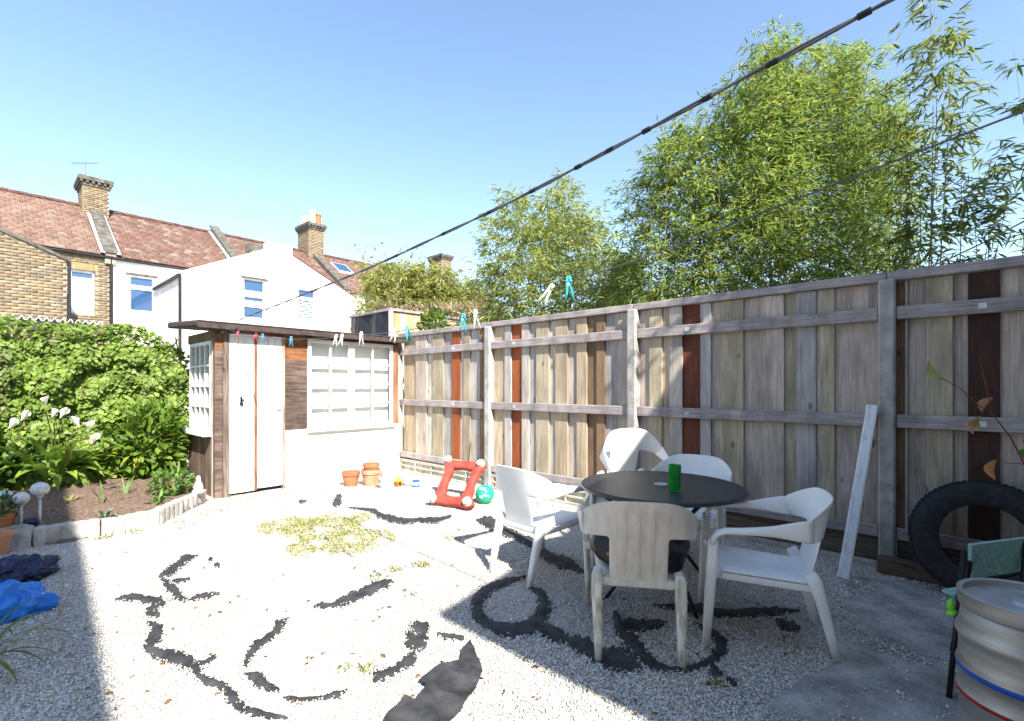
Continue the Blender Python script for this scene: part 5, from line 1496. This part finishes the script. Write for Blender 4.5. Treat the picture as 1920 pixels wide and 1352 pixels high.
# red toy base
ty = thing('upturned_toy', 'upturned red plastic toy chassis with four cream wheels leaning by the fence', 'toy', tuple(G(868, 945)))
def toyp(u, v):
    """u across 0..1, v up the leaning frame 0..1"""
    bl, br, tl, tr = G(814, 940, 0.05), G(878, 948, 0.06), P(842, 867, 6.25), P(905, 872, 6.02)
    return bl.lerp(br, u).lerp(tl.lerp(tr, u), v)
b_ = B()
tn = (toyp(1, 0) - toyp(0, 0)).cross(toyp(0, 1) - toyp(0, 0)).normalized()
if tn.y > 0: tn = -tn
def bar(pts, w, h): b_.sweep([toyp(*p) for p in pts], [v * 1.35 for v in w], h * 1.25, up=tuple(tn), n=10, pw=0.6)
bar([(-0.04, -0.02), (0.14, 0.15), (0.10, 0.33), (0.10, 0.5), (0.12, 0.66), (0.10, 0.85), (-0.02, 1.02)], [0.09, 0.11, 0.085, 0.07, 0.08, 0.10, 0.08], 0.075)
bar([(1.04, -0.02), (0.86, 0.15), (0.90, 0.33), (0.86, 0.5), (0.90, 0.66), (0.90, 0.85), (1.02, 1.02)], [0.09, 0.11, 0.085, 0.065, 0.08, 0.10, 0.08], 0.075)
bar([(0.0, 0.03), (0.25, 0.06), (0.5, 0.04), (0.75, 0.06), (1.0, 0.03)], [0.10, 0.10, 0.09, 0.10, 0.10], 0.07)
bar([(0.0, 0.97), (0.25, 0.93), (0.5, 0.95), (0.75, 0.93), (1.0, 0.97)], [0.09, 0.10, 0.09, 0.10, 0.09], 0.07)
b_.build('frame', m_red, ty, smooth=True)
for (u, v) in ((0.0, 0.0), (1.0, 0.02), (0.02, 1.0), (1.0, 0.96)):
    c_ = toyp(u, v) + tn * 0.05
    mt2 = tn.to_track_quat('Z', 'Y').to_matrix()
    w_ = B(); w_.lathe([(0, -0.03), (0.043, -0.035), (0.052, -0.025), (0.052, 0.025), (0.043, 0.035), (0.03, 0.035), (0.026, 0.020), (0.010, 0.018), (0.010, 0.026), (0, 0.026)], tuple(c_), 20, mt2)
    smooth_angle(w_.build('wheel', m_cream_plastic, ty), 40)

bc = G(909, 944); bc.z = 0.112
o = thing('play_ball', 'green play ball with white print beside the red toy', 'ball', (bc.x, bc.y, 0))
b_ = B(); b_.sphere(bc, 0.112, (1, 1, 1), 32, 24); b_.build('ball_body', m_ball, o, smooth=True)
b_ = B()                                     # curved white print on the ball, facing the garden
fw = (Vector((CAMX, CAMY, 1.6)) - bc).normalized()
r1 = fw.cross(Vector((0, 0, 1))).normalized(); r2 = r1.cross(fw)
for (a0_, a1_, b0_, b1_) in ((-0.1, 0.75, 0.35, 0.62), (-0.5, 0.2, -0.25, -0.08), (0.25, 0.6, -0.55, -0.3)):
    rws = []
    for i in range(9):
        s_ = a0_ + (a1_ - a0_) * i / 8
        row = []
        for k in range(4):
            e_ = b0_ + (b1_ - b0_) * k / 3 + 0.25 * s_
            row.append(bc + (fw * math.cos(s_) * math.cos(e_) + r1 * math.sin(s_) * math.cos(e_) + r2 * math.sin(e_)).normalized() * 0.1132)
        rws.append(row)
    b_.grid(rws)
b_.build('white_print', m_whitepaint, o, smooth=True)

# terracotta pots by the shed
def pot(name, label, c, r, h, mat, z0=0.0, parent=None, group='flower pots'):
    t = thing(name, label, 'flower pot', (c.x, c.y, z0), group)
    b_ = B(); b_.lathe([(0, z0), (r * 0.68, z0), (r * 0.90, z0 + h * 0.74), (r, z0 + h * 0.76), (r, z0 + h * 0.98), (r * 0.97, z0 + h), (r * 0.90, z0 + h), (r * 0.86, z0 + h * 0.8), (r * 0.7, z0 + h * 0.25), (0, z0 + h * 0.25)], (c.x, c.y, 0), 30)
    smooth_angle(b_.build('pot_body', mat, t), 40)
    return t
g_ = G(658, 911); pot('flower_pot', 'small dark terracotta pot by the white shed wall', g_, 0.128, 0.205, m_terra)
g_ = G(696, 910); pot('flower_pot', 'larger pale terracotta pot beside the small one', g_, 0.14, 0.225, m_terra_pale)
pot('flower_pot', 'terracotta pot nested inside the larger pale pot', g_, 0.118, 0.20, m_terra, z0=0.112)
g_ = G(732, 908)
t = thing('plastic_sack', 'white crumpled plastic sack standing by the shed corner', 'sack', (g_.x, g_.y, 0))
b_ = B(); rws = []
for i in range(9):
    s_ = i / 8
    rws.append([(g_.x + (0.16 - 0.04 * s_ + 0.03 * mnoise.noise(Vector((math.cos(a) * 2, math.sin(a) * 2, s_ * 4)))) * math.cos(a), g_.y + (0.13 - 0.03 * s_ + 0.03 * mnoise.noise(Vector((math.cos(a) * 2, math.sin(a) * 2, s_ * 4 + 9)))) * math.sin(a), 0.30 * s_ + (0.04 * mnoise.noise(Vector((math.cos(a), math.sin(a), 3))) if i == 8 else 0)) for a in [2 * math.pi * k / 24 for k in range(25)]])
b_.grid(rws); b_.build('sack_body', m_whitepaint, t, smooth=True)
b_ = B(); b_.lathe([(0, 0.22), (0.105, 0.22), (0.0, 0.25)], (g_.x, g_.y, 0), 20); b_.build('soil_fill', m_soil, t)
g_ = G(747, 912)
t = thing('toy_house', 'small orange and yellow toy bird house on the gravel', 'toy', (g_.x, g_.y, 0))
b_ = B(); b_.box((g_.x - 0.035, g_.y - 0.04, 0.0), (g_.x + 0.035, g_.y + 0.04, 0.075), 0.004); b_.build('box', MATS['orange'], t)
b_ = B(); b_.prism([(g_.x - 0.045, g_.y - 0.055, 0.07), (g_.x - 0.045, g_.y, 0.125), (g_.x - 0.045, g_.y + 0.055, 0.07)], (0.09, 0, 0)); b_.build('roof', M('toy_yellow', (0.6, 0.35, 0.03), 0.5, bump=0), t)
b_ = B(); b_.lathe([(0, 0), (0.018, 0), (0.018, 0.004), (0, 0.004)], (g_.x + 0.0352, g_.y, 0.045), 14, Matrix.Rotation(math.radians(90), 3, 'Y')); b_.build('hole', m_black, t)
g_ = G(763, 910)
t = thing('grey_stone', 'lumpy grey stone between the toy house and the blue tin', 'stone', (g_.x, g_.y, 0))
b_ = B(); b_.sphere((g_.x, g_.y, 0.04), 0.055, (1.1, 1, 0.85), 16, 12, 0.5, 14, 3); b_.build('stone_body', m_post, t, smooth=True)
g_ = G(780, 913)
t = thing('blue_tin', 'small white and blue tin on the gravel by the fence', 'tin', (g_.x, g_.y, 0))
b_ = B(); b_.lathe([(0, 0), (0.05, 0), (0.05, 0.09), (0.046, 0.094), (0, 0.09)], (g_.x, g_.y, 0), 22); smooth_angle(b_.build('tin_body', m_bandblue, t))
b_ = B(); b_.lathe([(0.0505, 0.03), (0.0508, 0.031), (0.0508, 0.07), (0.0505, 0.071)], (g_.x, g_.y, 0), 22); b_.build('label_band', m_whitepaint, t)
g_ = G(709, 914)
t = thing('dark_clod', 'dark clod of earth in front of the white sack', 'clod', (g_.x, g_.y, 0))
b_ = B(); b_.sphere((g_.x, g_.y, 0.015), 0.035, (1.7, 1, 0.6), 14, 10, 0.6, 20, 6); b_.build('clod_body', m_soil, t, smooth=True)
b0_ = onY(890, 890, -0.1); t_ = onY(886, 818, -0.05)
t = thing('thin_cane', 'thin pale garden cane standing against the left fence bay', 'cane', (b0_[0], -0.15, 0))
B().sweep([(b0_[0], -0.15, 0), (t_[0], -0.03, t_[1])], 0.014, n=6).build('stick', m_cane, t)

# dry-leaved climber twig at right
t = thing('dry_twig', 'reddish twig with curled dry leaves in front of the dark fence board', 'plant', tuple(W(3.05, 2.85)))
m_twig = M('red_twig', (0.20, 0.05, 0.04), 0.7, bump=0.1)
D_ = 2.7
b_ = B()
b_.sweep([P(1945, 1010, D_), P(1925, 880, D_), P(1895, 820, D_), P(1862, 778, D_), P(1835, 760, D_), P(1800, 728, D_), P(1765, 708, D_)], [0.012, 0.010, 0.008, 0.007, 0.006, 0.005, 0.004], n=6)
b_.sweep([P(1860, 775, D_), P(1850, 730, D_ - 0.03), P(1836, 668, D_ - 0.05)], [0.006, 0.005, 0.003], n=6)
b_.sweep([P(1920, 870, D_), P(1885, 868, D_), P(1868, 855, D_)], [0.005, 0.004, 0.003], n=6)
b_.sweep([P(1945, 1010, D_), W(3.05, 2.85, 0)], [0.012, 0.014], n=6)
b_.build('stem', m_twig, t)
for (px, py, L_, w_, col, ang) in [(1768, 712, 0.125, 0.05, (0.36, 0.37, 0.14), 2.2), (1842, 772, 0.10, 0.05, (0.45, 0.24, 0.13), 0.9), (1838, 780, 0.08, 0.045, (0.36, 0.36, 0.12), -1.4), (1836, 785, 0.09, 0.05, (0.50, 0.28, 0.15), 4.4), (1868, 862, 0.11, 0.06, (0.55, 0.27, 0.10), 4.7), (1915, 858, 0.09, 0.05, (0.12, 0.24, 0.05), 0.4), (1922, 835, 0.07, 0.04, (0.12, 0.24, 0.05), 0.2)]:
    b0 = P(px, py, D_ - 0.02)
    rt_ = W(1, 0) - W(0, 0)
    dd = rt_ * math.cos(ang) + Vector((0, 0, 1)) * math.sin(ang)
    sdv = dd.cross(W(0, -1) - W(0, 0)).normalized()
    nn_ = dd.cross(sdv)
    rws = []
    for i in range(8):
        s_ = i / 7
        hw_ = w_ / 2 * math.sin(math.pi * min(0.98, 0.06 + s_ * 0.93)) ** 0.8
        cpt = b0 + dd * (L_ * s_) + nn_ * (0.02 * math.sin(s_ * 3))
        rws.append([cpt - sdv * hw_ + nn_ * hw_ * 0.7, cpt, cpt + sdv * hw_ + nn_ * hw_ * 0.7])
    b_ = B(); b_.grid(rws); o = b_.build('leaf', m_leafo, t, smooth=True); o.color = (*col, 1)

# ================================================================== LEFT FOREGROUND
for (px, py, gy, r, lab) in [(75, 917, 985, 0.069, 'rightmost and tallest frosted globe solar lamp at the bed edge'), (40, 934, 1000, 0.060, 'middle frosted globe solar lamp at the bed edge'), (8, 931, 1000, 0.062, 'leftmost frosted globe solar lamp at the picture edge')]:
    Y_ = 4.45 if px > 60 else 4.35
    c_ = P(px, py, Y_)
    t = thing('solar_lamp', lab, 'lamp', (c_.x, c_.y, 0.12), 'globe solar lamps')
    b_ = B(); b_.sphere(c_, r, (1, 1, 0.92), 24, 16); b_.build('globe', m_globe, t, smooth=True)
    b_ = B(); b_.sweep([(c_.x, c_.y, 0.08), (c_.x, c_.y, c_.z - r * 0.85)], 0.022, n=10); b_.build('pole', m_lead, t, smooth=True)
    b_ = B(); b_.lathe([(0.0, c_.z - r * 1.1), (0.022, c_.z - r * 1.1), (0.028, c_.z - r * 0.8), (0, c_.z - r * 0.8)], (c_.x, c_.y, 0), 14); b_.build('collar', m_lead, t)
g_ = P(72, 985, 4.42)
t = thing('dark_pot', 'small dark glazed pot at the foot of the tallest globe lamp', 'flower pot', (g_.x + 0.06, g_.y - 0.05, 0.14))
b_ = B(); b_.lathe([(0, 0.14), (0.035, 0.14), (0.055, 0.19), (0.045, 0.22), (0.03, 0.22), (0, 0.2)], (g_.x + 0.06, g_.y - 0.05, 0), 18); b_.build('pot_body', m_bluebag, t, smooth=True)
def square_pot(label, c, w, h, yaw, mat, z0=0):
    t = thing('square_pot', label, 'flower pot', (c.x, c.y, z0), 'square flower pots')
    R3 = Matrix.Rotation(yaw, 3, 'Z')
    def ring(hw_, z): return [Vector((c.x, c.y, 0)) + R3 @ Vector((sx_ * hw_, sy_2 * hw_, 0)) + Vector((0, 0, z)) for sx_, sy_2 in ((-1, -1), (1, -1), (1, 1), (-1, 1), (-1, -1))]
    b_ = B(); b_.grid([ring(w * 0.36, z0), ring(w * 0.47, z0 + h * 0.8), ring(w * 0.5, z0 + h * 0.8), ring(w * 0.5, z0 + h), ring(w * 0.43, z0 + h), ring(w * 0.40, z0 + h * 0.6)])
    b_.build('pot_body', mat, t)
    q = ring(w * 0.41, z0 + h * 0.72)[:4]
    b_ = B(); b_.prism(q, (0, 0, -0.02)); b_.build('soil_fill', m_soil, t)
    return t
square_pot('pinkish terracotta square pot at the left edge', G(-18, 1044), 0.20, 0.20, 0.5, m_terra_pale)
square_pot('grey weathered square pot behind the pinkish one', G(30, 1030), 0.17, 0.19, 0.4, m_edge)
g_ = G(-5, 1020); g_ = g_ + Vector((-0.1, 0.0, 0))
t = pot('flower_pot', 'round terracotta pot with a small plant behind the square pots', G(6, 1002, 0.10), 0.085, 0.17, m_terra, z0=0.12)
p = G(6, 1002, 0.10)
shrub('potted_plant', 'small dark leafy plant growing in the round pot', 'plant', (p.x, p.y, 0.26), (0.12, 0.12, 0.09), 120, (0.05, 0.11, 0.02), (0.09, 0.18, 0.03), (0.04, 0.07), (0.02, 0.035), 'oval', stems=5)

def crumple(name, label, cat, c, size, mat, seed, amp=0.45, fr=4.0, part='sheet'):
    t = thing(name, label, cat, (c.x, c.y, 0))
    bm = bmesh.new()
    bmesh.ops.create_icosphere(bm, subdivisions=5, radius=1)
    for v in bm.verts:
        d = v.co.normalized()
        f = 1 + amp * (abs(mnoise.noise(d * 1.4 + Vector((seed, 0, 0)))) * 1.5 - 0.4) + amp * 0.55 * (1 - 2 * abs(mnoise.noise(d * fr + Vector((0, seed, 0))))) * 0.6 + amp * 0.22 * (1 - 2 * abs(mnoise.noise(d * fr * 2.7 + Vector((0, seed, 5)))))
        z = d.z * f * size[2]
        v.co = Vector((c.x + d.x * f * size[0], c.y + d.y * f * size[1], max(0.006, size[2] * 0.55 + z)))
    b_ = B(); b_.bm.free(); b_.bm = bm
    b_.build(part, mat, t, smooth=True)
    return t
g_ = G(28, 1090); crumple('navy_bag', 'dark navy crumpled bin bag beside the pots at left', 'bag', g_, (0.16, 0.19, 0.10), m_bluebag, 2.0, part='bag_body')
g_ = G(22, 1158); crumple('blue_bag', 'bright blue crumpled plastic bag on the shaded gravel at left', 'bag', g_, (0.10, 0.16, 0.13), m_blue, 5.0, amp=0.4, fr=1.9, part='bag_body')

# long strap-leaved plant in the left corner
c_ = W(-2.62, 2.30)
t = thing('strap_leaf_plant', 'long arching strap leaves with yellow tips in the lower left corner', 'plant', (c_.x, c_.y, 0))
for k in range(34):
    az = random.uniform(0, 6.283); rr_ = 0.12 * random.random()
    yel = random.random()
    col = (0.10 + 0.14 * yel, 0.17 + 0.05 * yel, 0.05)
    blade('leaf', t, (c_.x + rr_ * math.cos(az), c_.y + rr_ * math.sin(az), 0.0), az, random.uniform(0.35, 0.62), random.uniform(0.014, 0.022), random.uniform(1.0, 1.5), random.uniform(1.2, 2.6), shape='strap', color=col, nseg=14, twist=random.uniform(-0.5, 0.5))
c2 = W(-2.35, 2.45)
t = thing('dry_grass_spikes', 'pale dry grass seed spikes leaning over the shaded gravel at left', 'grass', (c2.x, c2.y, 0))
for (x0, y0, x1, y1, D0) in [(105, 1165, 140, 1090, 2.9), (60, 1215, 85, 1160, 2.75), (40, 1240, 85, 1180, 2.7), (95, 1260, 120, 1205, 2.55), (95, 1310, 135, 1265, 2.35), (55, 1290, 75, 1245, 2.45), (110, 1150, 120, 1085, 3.0), (95, 1250, 135, 1225, 2.5)]:
    a_, b2 = P(x0, y0, D0), P(x1, y1, D0)
    s = B(); s.sweep([Vector((c2.x, c2.y, 0)), Vector((c2.x, c2.y, 0)).lerp(a_, 0.6) + Vector((0, 0, 0.05)), a_, b2], [0.003, 0.003, 0.003, 0.002], n=5)
    for k in range(16):
        q = a_.lerp(b2, k / 16); d_ = (b2 - a_).normalized() * 0.03 + Vector((random.gauss(0, 0.008), random.gauss(0, 0.008), random.gauss(0, 0.008)))
        s.sweep([q, q + d_ * 0.5, q + d_], [0.001, 0.006, 0.001], n=4)
    o = s.build('seed_spike', m_leafo, t); o.color = (0.50, 0.42, 0.32, 1)

# white ornament at the shed corner
g_ = G(372, 925, 0.15)
t = thing('garden_ornament', 'small white ornament on a grey stone at the shed corner', 'ornament', (g_.x, g_.y, 0.1))
b_ = B(); b_.sphere((g_.x, g_.y, 0.17), 0.06, (1.2, 1, 0.7), 14, 10, 0.4, 12, 2); b_.build('stone_base', m_post, t, smooth=True)
b_ = B(); b_.lathe([(0, 0.19), (0.045, 0.19), (0.05, 0.22), (0.035, 0.27), (0.02, 0.30), (0.025, 0.32), (0.015, 0.35), (0, 0.355)], (g_.x, g_.y, 0), 16); b_.build('figure', m_whitepaint, t, smooth=True)

# ================================================================== WASHING LINES AND PEGS
def line_pts(a, b, f, n=60): return [a + (b - a) * (i / n) for i in range(n + 1)]
def interp_line(A, Bv, ts, zs, n, t1):
    out = []
    for i in range(n + 1):
        t = t1 * i / n
        out.append(Vector((A.x + (Bv.x - A.x) * t, A.y + (Bv.y - A.y) * t, float(np.interp(t, ts, zs)))))
    return out
def smooth_z(pts, it=6):
    for _ in range(it):
        zs = [p.z for p in pts]
        for i in range(1, len(pts) - 1): pts[i].z = (zs[i - 1] + zs[i] * 2 + zs[i + 1]) / 4
    return pts
A_, B_ = W(-3.40, 6.0), W(0.93, 1.2)
L1 = smooth_z(interp_line(A_, B_, [0, 0.28, 0.571, 0.785, 0.894, 0.958, 1.0, 1.32], [2.20, 2.195, 2.20, 2.243, 2.296, 2.33, 2.35, 2.50], 90, 1.32))
t = thing('washing_line', 'thick dark twin cable with black ties crossing the sky to the shed', 'cable', tuple(L1[0]))
for k, off in enumerate((0.0045, -0.0045)):
    b_ = B(); b_.sweep([p + Vector((0, 0, off * math.cos(i * 0.9))) + Vector((0.7, 0.7, 0)) * (off * math.sin(i * 0.9) * 0.6) for i, p in enumerate(L1)], 0.009, n=7); b_.build('strand', m_line, t, smooth=True)
for tt in (0.62, 0.70, 0.76, 0.806, 0.846, 0.87, 0.894, 0.928, 0.958, 0.992, 1.05):
    i = tt / 1.32 * 90; k = int(i); p = L1[k].lerp(L1[k + 1], i - k); d_ = (L1[k + 1] - L1[k]).normalized()
    b_ = B(); b_.sweep([p - d_ * 0.015, p + d_ * 0.015], 0.0175, n=8); b_.build('tie', m_tie, t)
A_, B_ = W(-3.6, 6.0), W(0.84, 0.8)
L2t = [0, 0.147, 0.42, 0.573, 0.69, 0.765, 0.83, 0.852, 0.908, 0.970, 1.0, 1.42]
L2z = [2.14, 1.97, 1.765, 1.70, 1.672, 1.675, 1.715, 1.735, 1.765, 1.826, 1.85, 2.25]
L2 = smooth_z(interp_line(A_, B_, L2t, L2z, 100, 1.42), 4)
t = thing('peg_line', 'thin slack washing line carrying the clothes pegs', 'washing line', tuple(L2[0]))
b_ = B(); b_.sweep(L2, 0.0042, n=6); b_.build('cord', m_line, t, smooth=True)
N3 = [P(2100, 330, 5.6), P(1920, 415, 5.9), P(1840, 457, 6.2), P(1780, 485, 6.5), P(1690, 525, 7.0)]
t = thing('neighbour_line', 'thin dark line slanting down behind the fence at the right edge', 'cable', tuple(N3[-1]))
b_ = B(); b_.sweep(N3, 0.02, n=6); b_.build('cord', m_line, t)
b_ = B(); b_.sweep([N3[-1] + Vector((0, 0, 0.02)), Vector((N3[-1].x, N3[-1].y, 0))], 0.05, n=8); b_.build('pole', m_cane, t)
def peg(px, label, col, tilt=0.0, yaw=0.0, up=False):
    # find where the line crosses this column
    best = min(range(len(L2) * 10 - 20), key=lambda i: abs(proj_x(L2[i // 10].lerp(L2[min(i // 10 + 1, len(L2) - 1)], (i % 10) / 10)) - px))
    p = L2[best // 10].lerp(L2[best // 10 + 1], (best % 10) / 10)
    t = thing('clothes_peg', label, 'clothes peg', (0, 0, 0), 'clothes pegs on the line')
    for sg in (-1, 1):
        b_ = B()
        b_.sweep([(sg * 0.003, 0, 0.022), (sg * 0.0055, 0, 0.010), (sg * 0.0045, 0, -0.005), (sg * 0.008, 0, -0.03), (sg * 0.0135, 0, -0.056)], [0.006, 0.008, 0.008, 0.007, 0.006], [0.011, 0.012, 0.012, 0.012, 0.012], up=(0, 1, 0), n=8, pw=0.6)
        o = b_.build('jaw', m_peg, t, smooth=True); o.color = (*col, 1)
    b_ = B(); b_.sweep([(-0.009, 0.0, -0.006), (0.009, 0.0, -0.006)], 0.012, n=8); b_.build('spring', m_lead, t)
    t.location = p
    t.rotation_euler = (0, tilt, math.atan2(SN, CS) + yaw)
def proj_x(p):
    X = (p.x - CAMX) * CS + (p.y - CAMY) * SN; Y = -(p.x - CAMX) * SN + (p.y - CAMY) * CS
    return 960 + X / max(Y, 0.05) * FPX if Y > 0.1 else 1e6
PINK, RED, BLUE, TEAL, WHT = (0.70, 0.06, 0.16), (0.6, 0.03, 0.05), (0.05, 0.30, 0.50), (0.03, 0.42, 0.45), (0.72, 0.70, 0.62)
peg(446, 'pink clothes peg at the shed end of the line', PINK, 0.5)
peg(480, 'red clothes peg in front of the shed door', RED, 0.2)
peg(493, 'blue clothes peg just right of the red one', BLUE, -0.1)
peg(546, 'blue clothes peg in front of the brown shed boards', BLUE, 0.0)
peg(630, 'left white peg of the close pair before the shed window', WHT, 0.15)
peg(641, 'right white peg of the close pair before the shed window', WHT, 0.2)
peg(678, 'single white peg before the right half of the shed window', WHT, 0.0)
peg(742, 'white peg at the shed end of the fence', WHT, 0.3)
peg(764, 'teal peg over the first fence post', TEAL, -0.2)
peg(868, 'teal peg over the left fence bay', TEAL, 0.05)
peg(892, 'white peg right of the teal peg over the left fence bay', WHT, -0.1)
peg(1029, 'tilted white peg over the middle fence bay', WHT, 0.55)
peg(1067, 'large teal peg nearest the viewer over the middle bay', TEAL, -0.05)
